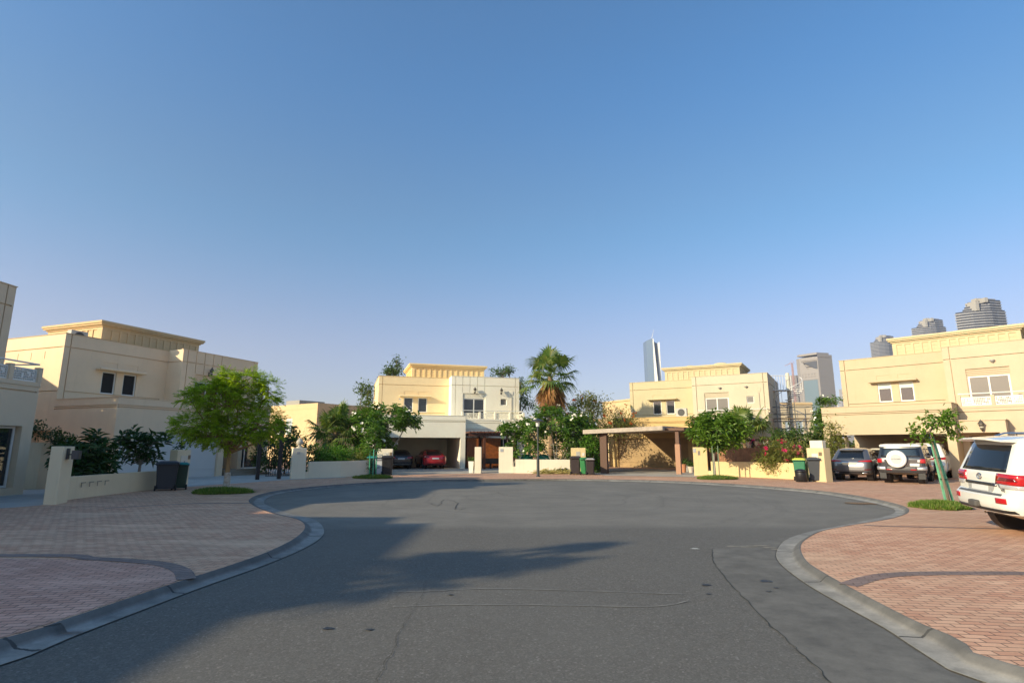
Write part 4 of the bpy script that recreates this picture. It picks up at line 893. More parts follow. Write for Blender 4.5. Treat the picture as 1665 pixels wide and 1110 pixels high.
MB().lathe((0, 0, 0), [(.22, 0), (.27, .03), (.26, .42), (.25, .48)], 20).build('tub', BLACK, o, smooth=True); MB().lathe((0, 0, 0), [(.275, .46), (.27, .52), (.2, .58), (.1, .61), (.01, .62)], 20).build('lid', BLACK, o, smooth=True)
# ---- street lamp
p = at(875, 774.5, PZ); o = thing('street_lamp', (p.x, p.y, PZ), 90, 'dark street lamp post with a flat round hood in front of the white wall', 'street lamp')
LG = flat('dark grey green lamp paint', (.06, .068, .065), .4, .3)
MB().lathe((0, 0, 0), [(.13, -.02), (.13, .03), (.085, .06), (.085, 1.05), (.05, 1.1), (.048, 2.75), (.06, 2.78), (.06, 2.85)], 16).build('post', LG, o, smooth=False)
MB().lathe((0, 0, 0), [(.09, 2.85), (.10, 2.9), (.12, 3.12), (.12, 3.14)], 16).build('lamp_glass', flat('opal lamp glass', (.7, .7, .66), .3), o)
MB().lathe((0, 0, 0), [(.16, 3.12), (.37, 3.15), (.37, 3.18), (.22, 3.25), (.06, 3.30), (.02, 3.33)], 24).build('hood', LG, o)
# ---- black carport posts at the tan villa
a = at(418, 779.5, PZ); b = at(453, 778.5, PZ); t = (b-a).normalized(); az = math.degrees(math.atan2(t.x, t.y)); wd = (b-a).length
o = thing('pergola_frame', (a.x, a.y, PZ), az, 'black metal frame with two posts in front of the black gate', 'pergola')
for x in (0, wd): MB().box(x-.09, x+.09, -.09, .09, -.06, 2.6).build('post', BLACKMETAL, o)
mb = MB(); mb.box(-.3, wd+.3, -.09, .09, 2.601, 2.75); mb.box(-.2, -.05, .09, 2.8, 2.601, 2.74); mb.box(wd+.05, wd+.2, .09, 2.8, 2.601, 2.74); mb.build('beam', BLACKMETAL, o)
# black gate with bars behind it
a = at(432, 774, PZ); b = at(472, 773.5, PZ); t = (b-a).normalized(); az = math.degrees(math.atan2(t.x, t.y)); wd = (b-a).length
o = thing('garden_gate', (a.x, a.y, PZ), az, 'black barred gate between the tan villa and the finial pillar', 'gate'); mb = MB()
for k in range(int(wd/.12)): mb.box(k*.12, k*.12+.025, 0, .025, .05, 2.0)
mb.build('bars', BLACKMETAL, o); mb = MB(); mb.box(-.03, wd+.03, -.01, .035, 2.001, 2.06); mb.box(-.03, wd+.03, -.01, .035, .0, .049); mb.build('frame', BLACKMETAL, o)
# steps of the tan villa
o = thing('doorstep', tuple(hpt(P1, 20.3, 6.9, -.9))+() if False else (hpt(P1, 20.3, 6.9, -.6).x, hpt(P1, 20.3, 6.9, -.6).y, 0), 20.3, 'stone steps to the black door of the tan villa', 'steps')
SS = flat('step stone', (.30, .26, .2), .8)
for k in range(3): MB().box(0, 2.9-k*.25, k*.32, 2.5, .1+k*.11, .207+k*.11).build('step', SS, o)
# ---- timber pergola of the cream villa
q = hpt(P2, 73.5, 6.75, -1.2); o = thing('timber_pergola', (q.x, q.y, PZ), 73.5, 'dark red brown timber pergola over the entrance right of the open garage', 'pergola')
for x, y in ((1.15, 0), (3.55, 0), (1.15, 1.9), (3.55, 1.9)): MB().box(x-.09, x+.09, y-.09, y+.09, -.06, 2.55).build('post', WOOD, o)
mb = MB(); mb.box(-.1, 4.1, -.12, -.04, 2.50, 2.68); mb.box(-.1, 4.1, 1.86, 1.94, 2.56, 2.74); mb.build('beam', WOOD, o)
mb = MB(); [mb.box(-.1+k*.28, .0+k*.28, -.4, 2.3, 2.745, 2.86) for k in range(15)]; mb.build('rafters', WOOD, o)
sc = MB(); [sc.box(.1+k*.16, .24+k*.16, 1.5, 1.53, .1, 2.4) for k in range(6)]; sc.box(1.3, 2.9, 1.62, 1.66, .05, 2.4); sc.build('screen', DOORWOOD, o)
q = hpt(P2, 73.5, 9.1, -.55); o = thing('wooden_bench', (q.x, q.y, PZ), 73.5, 'dark wooden bench under the timber pergola', 'bench')
MB().box(-1.6, .6, 0, .5, .38, .44).build('seat', BLACK, o); [MB().box(x, x+.07, .05, .45, 0, .378).build('leg', BLACK, o) for x in (-1.5, -.5, .45)]; MB().box(-1.6, .6, .46, .5, .441, .8).build('backrest', BLACK, o)
q = at(766, 768.5, PZ); o = thing('plant_pot', (q.x, q.y, PZ), 90, 'slim white pot with a small plant left of the narrow white pillar', 'plant pot'); MB().frustum((0, 0), .26, .26, 0, .36, .36, .75, r=.03).build('pot', WHITE, o)
LEAFG = leafmat('pot plant leaf', [(.05, .09, .02), (.10, .16, .04)])
r_ = random.Random(5); mb = MB()
for k in range(60): a = r_.uniform(0, 6.28); mb.leaf(Vector((0, 0, .75)), Vector((math.cos(a), math.sin(a), r_.uniform(.3, 1.5))), Vector((0, 0, 1)), r_.uniform(.25, .5), .05)
mb.build('leaves', LEAFG, o)
# ---- carport of the yellow villa
a = hpt(P3, 120, -1.35, -4.3)
o = thing('timber_carport', (a.x, a.y, PZ), 120, 'timber carport roof on two brown posts before the sand coloured garage door', 'carport')
PB = flat('terracotta painted post', (.36, .19, .11), .6); RB = flat('dark brown beam', (.12, .055, .03), .6); RFm = flat('weathered roof board', (.50, .42, .33), .8, var=.2, scale=3)
pL = o; M_ = Matrix.Rotation(R(90-120), 4, 'Z')
def loc3(px_, py_): q = at(px_, py_, PZ); v = q-Vector((a.x, a.y, PZ)); v = M_.inverted() @ v; return v
v1 = loc3(984, 769.5); v2 = loc3(1104.5, 770.5)
MB().box(v1.x-.25, v1.x+.2, v1.y-.15, v1.y+.15, -.06, 2.62).build('post', flat('brown post darkened as shade', (.10, .05, .03), .7), o)  # tree shade on this post is put into its darker brown
MB().box(v2.x-.15, v2.x+.15, v2.y-.15, v2.y+.15, -.06, 1.85).build('post', PB, o); MB().box(v2.x-.11, v2.x+.11, v2.y-.11, v2.y+.11, 1.851, 2.70).build('post', RB, o)
mb = MB(); yb = 4.28
n0 = [(v1.x-1.1, v1.y-.9, 2.50), (v2.x-.7, v2.y-.8, 2.72), (v2.x-.7, yb, 2.88), (v1.x-1.1, yb, 2.80)]
mb.v = n0+[(x, y, z+.26) for x, y, z in n0]; mb.f = [(3, 2, 1, 0), (4, 5, 6, 7), (0, 1, 5, 4), (1, 2, 6, 5), (2, 3, 7, 6), (3, 0, 4, 7)]; mb.build('roof', RFm, o)
mb = MB(); mb.box(v2.x-.69, v2.x+.5, v2.y-.28, v2.y-.16, 2.70, 2.86); mb.box(v2.x+.4, v2.x+.5, v2.y-.15, yb, 2.70, 2.86)
for k in range(5): mb.box(v2.x-.6+k*.25, v2.x-.53+k*.25, v2.y-.15, yb, 2.8, 2.9)
mb.build('beam', RB, o)
q = at(990, 768.5, PZ); 
a_ = hpt(P3, 120, -2.2, -.1); o = thing('garden_gate', (a_.x, a_.y, PZ), 120, 'narrow black gate left of the sand coloured garage door', 'gate')
mb = MB(); [mb.box(.05+k*.11, .08+k*.11, 0, .03, .05, 1.95) for k in range(14)]; mb.build('bars', BLACKMETAL, o); mb = MB(); mb.box(0, 1.6, -.01, .04, 1.951, 2.02); mb.box(0, 1.6, .04, .07, .03, 1.9); mb.build('frame', BLACKMETAL, o)
a_ = hpt(P3, 120, -4.6, .4); o = thing('garden_wall', (a_.x, a_.y, 0), 120, 'ochre garden wall around the narrow black gate', 'wall'); 
mb = MB(); relief(mb, lambda s, d, z: (s, d, z), 0, 4.55, 0, 2.7, [(2.35, 4.0, 0, 2.1, None)]); mb.quad((0, 0, 2.7), (4.55, 0, 2.7), (4.55, .25, 2.7), (0, .25, 2.7)); mb.quad((0, .25, 0), (2.35, .25, 0), (2.35, .25, 2.7), (0, .25, 2.7)); mb.build('wall_panel', WYEL, o)
# potted plants by the carport
for i, (x_, y_, lab, col_) in enumerate(((1112, 768, 'terracotta pot beside the right carport post', (.45, .2, .1)), (1119, 767, 'grey pot right of the terracotta pot', (.3, .3, .3)), (1124, 768.5, 'small pale pot beside the yellow plaque pillar', (.6, .5, .4)))):
    q = at(x_, y_, PZ); o = thing('plant_pot', (q.x, q.y, PZ), 90, lab, 'plant pot', 'pots at the carport'); h_ = .5-.07*i
    MB().lathe((0, 0, 0), [(.12, 0), (.2, h_), (.22, h_), (.22, h_+.05), (.18, h_+.05)], 14).build('pot', flat('pot '+lab[:9], col_, .8), o); mb = MB()
    for k in range(70): aa = r_.uniform(0, 6.28); mb.leaf(Vector((0, 0, h_)), Vector((math.cos(aa), math.sin(aa), r_.uniform(.5, 2.))), Vector((0, 0, 1)), r_.uniform(.2, .7-.1*i), .07)
    mb.build('leaves', LEAFG, o)

# ================================================================== vegetation
def rv(r, k=1.): return Vector((r.gauss(0, 1), r.gauss(0, 1), r.gauss(0, 1)))*k
UP = Vector((0, 0, 1))
def cl_neem(mb, p, out, r, s=1.):
    for k in range(r.randint(5, 7)):
        d = (out*.8+rv(r, .55)); d.z = d.z*.6+r.uniform(-.15, .35); d.normalize(); L_ = s*r.uniform(.30, .50); q = p.copy(); step = d*(L_/7)
        for j in range(7):
            q = q+step; step = step+Vector((0, 0, -.0025*s)); side = step.cross(UP).normalized()
            for sg in (-1, 1): mb.leaf(q, (step.normalized()*.7+side*sg+Vector((0, 0, -.25))), UP, s*r.uniform(.11, .15), s*.042, .15, .4)
        mb.leaf(q, step.normalized(), UP, .12*s, .04*s)
def cl_plum(mb, p, out, r, s=1., n=13):
    ax = (out*.5+UP*.9+rv(r, .15)).normalized(); a = ax.orthogonal().normalized(); b = ax.cross(a)
    for k in range(n):
        t = 2.4*k; e = r.uniform(-.25, .75)
        d = (a*math.cos(t)+b*math.sin(t))+ax*e; mb.leaf(p+ax*(.02*k-.1)*s, d.normalized(), ax, s*r.uniform(.24, .36), s*r.uniform(.085, .11), .2, .62)
def cl_broad(mb, p, out, r, s=1., n=11):
    for k in range(n):
        d = (out*.6+rv(r, .7)).normalized(); mb.leaf(p+rv(r, .10*s), d, (UP+rv(r, .35)).normalized(), s*r.uniform(.14, .24), s*r.uniform(.07, .12), .15, .5)
def cl_fine(mb, p, out, r, s=1., n=20):
    for k in range(n):
        d = (out*.5+rv(r, .8)).normalized(); mb.leaf(p+rv(r, .17*s), d, (UP+rv(r, .5)).normalized(), s*r.uniform(.09, .17), s*.045, .1, .5)
def cl_far(mb, p, out, r, s=1., n=7):
    for k in range(n):
        d = (out*.5+rv(r, .8)).normalized(); mb.leaf(p+rv(r, .28*s), d, (UP+rv(r, .5)).normalized(), s*r.uniform(.25, .42), s*r.uniform(.10, .17), .1, .5)
def plant(name, label, cat, base, blobs, kind, leaf, barkm, Y=None, trunk=.08, s=1., seed=1, group=None, flowers=None, fl_n=0, fl_s=.07, split=None, limbs=True, trunkpts=None, ndens=1., hollow=.45, spread=1., z0=PZ, trunkname='trunk', crownname='crown', base3=None, fmat=None):
    # blobs: (photo x, photo y, half width px, half height px, clusters[, depth offset m]) measured at the plant's own distance
    r = random.Random(seed); B0 = base3 if base3 is not None else at(*base, z0)
    Y = Y or B0.y; k = Y/930.; root = thing(name, (B0.x, B0.y, B0.z), 90, label, cat, group)
    cr = MB(); tk = MB(); fw = MB(); cs = []
    for b in blobs:
        c = far(b[0], b[1], B0.y)-B0; dy = b[5] if len(b) > 5 else 0; c.y += dy; c.x *= 1; rx = b[2]*k; rz = b[3]*k; cs.append((c, rx, rz, int(b[4]*ndens)))
    fork = split if split is not None else min(c.z-rz*.6 for c, rx, rz, n in cs)
    fork = max(fork, .15); top = Vector((r.gauss(0, .03), r.gauss(0, .03), fork))
    if trunkpts: top = Vector(trunkpts[-1]); tk.tube(trunkpts, [trunk*(1.15-.5*i/len(trunkpts)) for i in range(len(trunkpts))], 9)
    elif trunk: tk.tube([(0, 0, -.08), (trunk*.3, 0, fork*.35), (top.x*.5, top.y, fork*.7), top], [trunk*1.3, trunk, trunk*.92, trunk*.8], 9)
    for c, rx, rz, n in cs:
        ry = rx*spread
        mid = top.lerp(c, .55)+Vector((r.gauss(0, .08), r.gauss(0, .08), -.05*(c-top).length))
        if trunk and limbs: tk.tube([top, top.lerp(mid, .5)+rv(r, .03), mid, c], [trunk*.7, trunk*.5, trunk*.36, trunk*.2], 6, False)
        for i in range(n):
            d = rv(r).normalized(); q = (r.random()**.5)*(1-hollow)+hollow; q *= r.uniform(.86, 1.1)
            p = c+Vector((d.x*rx*q, d.y*ry*q, d.z*rz*q))
            if p.z < .05: continue
            kind(cr, p, d, r, s)
            if trunk and limbs and i % 3 == 0: tk.tube([c+(mid-c)*r.uniform(0, .5), c.lerp(p, .5)+rv(r, .04), p], [trunk*.2, trunk*.13, trunk*.06], 4, False)
            if flowers and r.random() < fl_n:
                for _ in range(r.randint(2, 4)):
                    f = p+d*.20*s+UP*.16*s+rv(r, .07); 
                    fa = (d+UP*.5+rv(r, .5)).normalized(); fb = fa.orthogonal().normalized(); fc = fa.cross(fb)
                    for t in range(5): a = 2*PI*t/5; fw.leaf(f, fb*math.cos(a)+fc*math.sin(a)+fa*.45, fa, fl_s, fl_s*.75, .1, .6)
    if trunk: tk.build(trunkname, barkm, root, smooth=True)
    cr.build(crownname, leaf, root)
    if flowers and fw.v: fw.build('blossoms', flowers, root)
    return root
LNEEM = leafmat('bright neem leaf', [(.19, .27, .012), (.31, .40, .02), (.42, .50, .03), (.12, .18, .012)], .45)
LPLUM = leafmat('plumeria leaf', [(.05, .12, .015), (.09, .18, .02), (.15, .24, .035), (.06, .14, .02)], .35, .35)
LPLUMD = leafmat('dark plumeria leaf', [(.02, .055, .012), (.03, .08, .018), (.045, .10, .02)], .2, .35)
LDARK = leafmat('dark tree leaf', [(.04, .085, .02), (.075, .125, .025), (.11, .16, .035)], .3)
LHEDGE = leafmat('hedge leaf', [(.05, .13, .012), (.09, .20, .02), (.14, .26, .03)], .35)
LOLIVE = leafmat('olive leaf', [(.09, .12, .02), (.15, .17, .03), (.22, .21, .05), (.12, .14, .03)], .35)
LALM = leafmat('almond leaf', [(.06, .13, .015), (.11, .20, .02), (.17, .27, .03)], .35, .4)
WFL = flat('white petals', (.78, .74, .62), .6); PINK = leafmat('magenta bracts', [(.45, .02, .10), (.6, .04, .16), (.5, .03, .05)], .4); ORNG = leafmat('orange blossoms', [(.55, .10, .02), (.65, .18, .04)], .4)
BK = bark('grey brown bark', (.26, .20, .14)); BKP = bark('smooth grey bark', (.38, .34, .28)); BKO = bark('orange brown bark', (.42, .25, .11))
GRASS = leafmat('grass blade', [(.06, .13, .015), (.10, .18, .02), (.15, .23, .03), (.26, .24, .09)], .3)
def grass_patch(label, c, rx, ry, n, seed, h=.11, dens=1):
    p = at(*c, PZ); r = random.Random(seed); mb = MB(); N_ = 30; ph = r.uniform(0, 6)
    def rad(a): return 1+.08*math.sin(3*a+ph)+.05*math.sin(7*a+ph)
    n0 = len(mb.v); rings = [(1, .005), (.85, .05), (.5, .09), (.02, .11)]
    for q, z in rings:
        for k in range(N_): a = 2*PI*k/N_; mb.v.append((rx*q*rad(a)*math.cos(a), ry*q*rad(a)*math.sin(a), z))
    for i in range(3):
        for k in range(N_): mb.f.append((i*N_+k, i*N_+(k+1) % N_, (i+1)*N_+(k+1) % N_, (i+1)*N_+k))
    for i in range(n):
        a = r.uniform(0, 2*PI); q = math.sqrt(r.random())*1.03; x = rx*q*rad(a)*math.cos(a); y = ry*q*rad(a)*math.sin(a); z = .1*(1-q*q) if q < 1 else 0
        d = Vector((r.gauss(0, .5), r.gauss(0, .5), 1)); mb.leaf(Vector((x, y, z)), d, Vector((r.gauss(0, 1), r.gauss(0, 1), .1)), h*r.uniform(.6, 1.7), .028, .0, .4)
    o = mb.build('grass', GRASS); o.location = p; return tag(o, label, 'grass', None, 'stuff')
grass_patch('oval of grass around the bright green street tree', (360, 801.5), 1.0, .62, 5000, 1)
grass_patch('oval of grass under the tree with green stakes by the bins', (606, 777.5), .98, .55, 3500, 2)
grass_patch('oval of grass under the staked tree before the yellow wall', (1165, 778.8), .98, .60, 3500, 3)
grass_patch('oval of grass at the foot of the leaning staked young tree', (1530, 825.5), .72, .62, 5000, 4, .10)
# bright street tree on the left
plant('street_tree', 'bright green street tree with a whitewashed foot in front of the tan villa', 'tree', (366, 799.5),
      [(372, 650, 45, 34, 92), (324, 690, 38, 22, 60), (308, 648, 13, 8, 8), (390, 620, 36, 18, 44), (422, 688, 36, 22, 56), (360, 705, 44, 20, 58), (438, 636, 15, 20, 20), (345, 640, 34, 24, 42), (452, 700, 13, 8, 7)],
      cl_neem, LNEEM, BKO, trunk=.09, s=.84, ndens=1.25, seed=3, split=1.45, hollow=.5)
p = at(366, 799.5, PZ); r_ = random.Random(2); 
ww = MB().tube([(0, 0, .02), (.032, 0, .35), (.03, 0, .72)], [.145, .118, .109], 12); o = ww.build('whitewash', concrete_mat('flaking whitewash', (.62, .58, .52), (.30, .22, .15), 9), None)
o.parent = [c for c in scene.objects if c.name.startswith('street_tree')][0]
# plumerias
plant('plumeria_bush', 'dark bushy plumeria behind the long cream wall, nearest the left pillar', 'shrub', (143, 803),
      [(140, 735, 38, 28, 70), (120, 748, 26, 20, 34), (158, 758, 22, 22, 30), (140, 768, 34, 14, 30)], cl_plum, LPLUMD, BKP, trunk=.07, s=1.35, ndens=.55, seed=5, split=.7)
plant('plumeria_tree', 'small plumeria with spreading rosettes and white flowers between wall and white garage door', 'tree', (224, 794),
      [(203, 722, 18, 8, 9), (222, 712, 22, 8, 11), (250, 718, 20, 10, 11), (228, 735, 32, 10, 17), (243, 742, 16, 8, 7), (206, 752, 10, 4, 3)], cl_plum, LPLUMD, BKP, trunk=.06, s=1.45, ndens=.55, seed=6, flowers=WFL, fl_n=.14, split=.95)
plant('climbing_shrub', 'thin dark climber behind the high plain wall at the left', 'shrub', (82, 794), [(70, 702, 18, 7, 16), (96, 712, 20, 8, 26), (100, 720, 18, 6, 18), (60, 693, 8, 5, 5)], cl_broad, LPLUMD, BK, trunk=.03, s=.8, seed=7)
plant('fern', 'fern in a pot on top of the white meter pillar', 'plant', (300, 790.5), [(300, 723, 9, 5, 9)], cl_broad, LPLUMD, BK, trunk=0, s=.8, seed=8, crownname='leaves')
# hedge and shrubs between tan villa and cream villa
plant('hedge', 'dark hedge behind the black gate', 'hedge', (452, 771), [(436, 738, 22, 26, 90), (470, 735, 24, 28, 100), (505, 745, 22, 20, 70)], cl_broad, LDARK, BK, trunk=.04, s=1.2, seed=9, limbs=False)
plant('leafy_shrub', 'yellow green shrub above the black gate, left of the finial pillar', 'shrub', (462, 770), [(462, 700, 18, 10, 26), (480, 716, 18, 9, 22), (450, 690, 12, 8, 14)], cl_broad, LOLIVE, BK, trunk=.04, s=1.1, seed=10)
plant('low_hedge', 'bright low hedge on top of the curved white wall', 'hedge', (548, 771), [(535, 742, 20, 7, 60), (562, 741, 20, 8, 60), (585, 744, 12, 7, 30)], cl_fine, LHEDGE, BK, trunk=0, s=1.3, seed=11, crownname='leaves')
plant('croton_shrub', 'light green shrub rising over the low hedge below the fan palm', 'shrub', (548, 770), [(550, 733, 10, 7, 18), (540, 738, 10, 6, 14)], cl_broad, LHEDGE, BK, trunk=.03, s=1.1, seed=12)
plant('plumeria_tree', 'large flowering plumeria in front of the yellow wing beside the open garage', 'tree', (626, 768),
      [(632, 680, 42, 24, 90), (600, 698, 40, 30, 90), (584, 690, 14, 20, 20), (664, 684, 22, 14, 30), (612, 728, 30, 18, 46), (590, 722, 12, 18, 14), (596, 745, 10, 12, 10)], cl_plum, LPLUM, BKP, trunk=.13, s=1.3, seed=13, flowers=WFL, fl_n=.2, fl_s=.10, split=1.0)
def stakes(root_pts, h, mat, top, name='tree_stakes', label='', r0=.03):
    p0 = at(*root_pts[0], PZ); o = thing(name, tuple(p0), 90, label, 'tree stake')
    for i, q in enumerate(root_pts):
        p = at(*q, PZ)-p0; MB().tube([(p.x, p.y, -.05), (p.x*(1-top)+0, p.y*(1-top), h)], r0, 7).build('stake', mat, o)
    return o
GST = flat('green painted stake', (.05, .30, .17), .6, var=.3, scale=6)
st = stakes([(600, 776.5), (606, 777.8), (611, 776.5)], 1.55, GST, .0, label='green stakes around the thin tree by the bins'); 
MB().tube([(-.12, 0, .55), (.55, 0, .55)], .02, 6).build('tie', BLACK, st)
plant('young_tree', 'thin young tree between green stakes in front of the large plumeria', 'tree', (606, 777), [(604, 722, 16, 14, 20), (612, 700, 14, 14, 16)], cl_plum, LPLUM, BK, trunk=.035, s=.8, seed=14, split=1.6)
plant('round_shrub', 'small variegated shrub left of the green stakes', 'shrub', (590, 772), [(588, 745, 9, 14, 26), (594, 760, 9, 8, 16)], cl_fine, LOLIVE, BK, trunk=.02, s=1.2, seed=141)
# centre garden
plant('plumeria_tree', 'tall flowering plumeria with bare forked stems behind the street lamp', 'tree', (905, 766),
      [(905, 690, 42, 26, 90), (860, 700, 32, 20, 48), (935, 700, 34, 26, 66), (925, 735, 26, 16, 30), (890, 672, 30, 10, 24), (868, 728, 20, 14, 22)], cl_plum, LPLUM, BKP, trunk=.10, s=1.3, seed=15, flowers=WFL, fl_n=.22, fl_s=.10, split=.35, ndens=.9)
plant('plumeria_tree', 'smaller plumeria with white flowers beside the plaque pillar', 'tree', (836, 766),
      [(836, 702, 20, 14, 24), (822, 697, 10, 8, 7), (832, 732, 16, 12, 18), (850, 712, 14, 10, 12)], cl_plum, LPLUM, BKP, trunk=.06, s=1.25, seed=16, flowers=WFL, fl_n=.25, fl_s=.11, split=.5)
plant('flame_tree', 'olive green tree with orange blossom between the tall palm and the carport', 'tree', (965, 760),
      [(950, 672, 36, 22, 80), (985, 690, 40, 18, 80), (1015, 682, 22, 16, 30), (945, 700, 30, 20, 50), (965, 655, 26, 10, 26)], cl_fine, LOLIVE, BK, trunk=.12, s=1.7, seed=17, flowers=ORNG, fl_n=.16, fl_s=.14, split=1.6)
plant('leafy_shrub', 'yellow green shrub hanging over the left end of the carport', 'shrub', (963, 768), [(970, 712, 18, 12, 34), (958, 728, 12, 14, 22), (975, 735, 12, 22, 30), (968, 755, 14, 12, 22)], cl_broad, LHEDGE, BK, trunk=.05, s=1.2, seed=18)
plant('garden_shrub', 'dark shrub behind the yellow meter pillar', 'shrub', (925, 764), [(915, 748, 22, 14, 40), (945, 745, 16, 18, 34), (972, 752, 8, 18, 20)], cl_broad, LDARK, BK, trunk=.03, s=1.1, seed=19)
plant('hedge', 'tall dense dark hedge between the yellow meter pillar and the carport', 'hedge', (948, 767), [(940, 738, 16, 22, 90), (962, 734, 14, 26, 90), (974, 745, 8, 22, 50)], cl_broad, LDARK, BK, trunk=.05, s=1.25, seed=191)
plant('thin_tree', 'sparse tree top above the orange blossom', 'tree', None, [(955, 650, 20, 12, 26), (962, 668, 16, 12, 16)], cl_far, LOLIVE, BK, base3=Vector((9.2, 66, 0)), trunk=.12, ndens=1.8, hollow=.2, s=.9, seed=20, split=4)
plant('garden_tree', 'dense dark green tree rising behind the plumeria left of the carport', 'tree', (937, 766), [(930, 705, 30, 28, 110), (950, 690, 22, 20, 60), (940, 735, 20, 20, 50)], cl_broad, LDARK, BK, trunk=.09, s=1.3, seed=192, base3=Vector((4.5, 42.6, 0)))
p = at(912, 769.4, PZ); o = MB().sphere((0, 0, .16), .2, 12, 8, (1.7, .9, .8)).sphere((.3, .02, .3), .09, 8, 6, (1, 1, .8)).build('rubbish_bag', BLACK, smooth=True); o.location = p; tag(o, 'small black rubbish bag on the heap of dry palm cuttings', 'rubbish bag')
# dead leaves in front of the white wall
DEAD = leafmat('dry palm leaf', [(.45, .42, .15), (.35, .28, .12), (.5, .46, .2)], .2)
p = at(905, 770.2, PZ); mb = MB(); r_ = random.Random(31)
for k in range(500): mb.leaf(Vector((r_.gauss(0, .65), r_.gauss(0, .13), r_.uniform(.02, .28)*math.exp(-abs(r_.gauss(0, .7))))), Vector((r_.gauss(.6, .6), r_.gauss(0, .4), r_.uniform(-.1, .35))), UP, r_.uniform(.25, .5), .04)
o = mb.build('palm_cuttings', DEAD); o.location = p; tag(o, 'heap of dry yellow palm cuttings on the pavement by the dark bin', 'garden waste', None, 'stuff')
# fountain and green covers behind the white wall
GC = flat('green cloth cover', (.01, .20, .13), .7)
q = at(862, 766.5, PZ); o = thing('fountain', (q.x, q.y+1.2, PZ), 90, 'small pale stone fountain behind the white wall', 'fountain'); STN = flat('pale stone', (.5, .45, .38), .8, var=.15)
MB().lathe((0, 0, 0), [(.3, 0), (.3, .1), (.12, .2), (.10, .9), (.45, 1.0), (.5, 1.08), (.45, 1.1), (.1, 1.08), (.09, 1.35)], 20).build('basin', STN, o, smooth=False)
MB().lathe((0, 0, 0), [(.09, 1.35), (.14, 1.45), (.12, 1.6), (.16, 1.68), (.13, 1.78), (.10, 1.9), (.05, 1.98)], 14).sphere((0, 0, 2.02), .075, 10, 8).tube([(-.13, 0, 1.72), (-.24, 0, 1.6), (-.2, -.05, 1.85)], .03, 6).tube([(.13, 0, 1.72), (.26, 0, 1.66), (.24, -.05, 1.55)], .03, 6).build('statuette', STN, o, smooth=True)
for x_, lab in ((857, 'green covered garden table left of the lamp post'), (884, 'green covered chair stack right of the lamp post')):
    q = at(x_, 766, PZ); o = thing('covered_furniture', (q.x, q.y+.5, PZ), 90, lab, 'garden furniture')
    MB().lathe((0, 0, 0), [(.55, 0), (.52, .5), (.48, .85), (.36, 1.08), (.15, 1.17), (.02, 1.18)], 9).build('cover', GC, o); MB().lathe((0, 0, 0), [(.5, -.05), (.5, 0)], 9).build('base', BLACK, o)
# right of the yellow villa
plant('street_tree', 'round leafy staked tree before the yellow wall and the yellow pillar', 'tree', (1163, 777), [(1160, 702, 38, 24, 80), (1192, 700, 30, 20, 56), (1138, 698, 20, 22, 34), (1165, 682, 30, 14, 36), (1162, 727, 16, 8, 14), (1180, 720, 20, 10, 20)], cl_plum, LALM, BKP, trunk=.045, s=1.15, seed=21, split=1.3)
stakes([(1161, 777.8), (1170, 778)], 1.75, flat('weathered green stake', (.14, .20, .12), .7), -.05, label='two weathered stakes beside the round leafy tree', r0=.028)
plant('bougainvillea', 'pink flowering bougainvillea spilling over the yellow wall', 'shrub', (1285, 777), [(1268, 738, 24, 18, 95), (1296, 742, 22, 22, 90), (1248, 748, 14, 14, 34), (1318, 745, 14, 22, 50), (1285, 760, 24, 8, 40)], cl_fine, LOLIVE, BK, trunk=.05, s=1.25, seed=22, flowers=PINK, fl_n=.055, fl_s=.12, split=.7)
plant('bougainvillea', 'red tinted bougainvillea on the brown fence left of the pink one', 'shrub', (1243, 774), [(1243, 735, 14, 18, 30), (1238, 752, 8, 12, 12)], cl_fine, leafmat('reddish leaf', [(.28, .12, .05), (.2, .13, .04), (.4, .08, .05)], .3), BK, trunk=.03, s=1.2, seed=23, flowers=PINK, fl_n=.3, fl_s=.08)
plant('garden_shrub', 'dark green shrubs behind the pink bougainvillea', 'shrub', (1290, 770), [(1275, 712, 20, 10, 30), (1300, 712, 20, 12, 34), (1325, 720, 18, 18, 44), (1262, 712, 10, 12, 14)], cl_broad, LDARK, BK, trunk=.05, s=1.2, seed=24)
plant('tall_shrub', 'tall leafy shrub with pale flowers left of the peach villa garage', 'tree', (1338, 770), [(1340, 668, 14, 20, 36), (1350, 652, 24, 6, 20), (1332, 690, 14, 18, 34), (1346, 700, 14, 26, 52), (1335, 725, 16, 20, 40)], cl_plum, LPLUM, BKP, trunk=.07, s=.8, seed=25, flowers=WFL, fl_n=.1)
plant('bamboo_shrub', 'yellow green grassy shrub against the left side of the peach villa', 'shrub', (1352, 771), [(1354, 710, 9, 28, 40), (1362, 735, 6, 22, 24), (1345, 740, 8, 18, 20)], cl_fine, LOLIVE, BK, trunk=.03, s=1.5, seed=26)
plant('garden_shrub', 'shrubs seen through the side openings of the open garage', 'shrub', (1380, 764), [(1376, 735, 9, 18, 40), (1396, 735, 8, 18, 36)], cl_broad, LDARK, BK, trunk=.03, s=1.1, seed=27, base3=Vector((24.2, 41.2, 0)), flowers=ORNG, fl_n=.1)
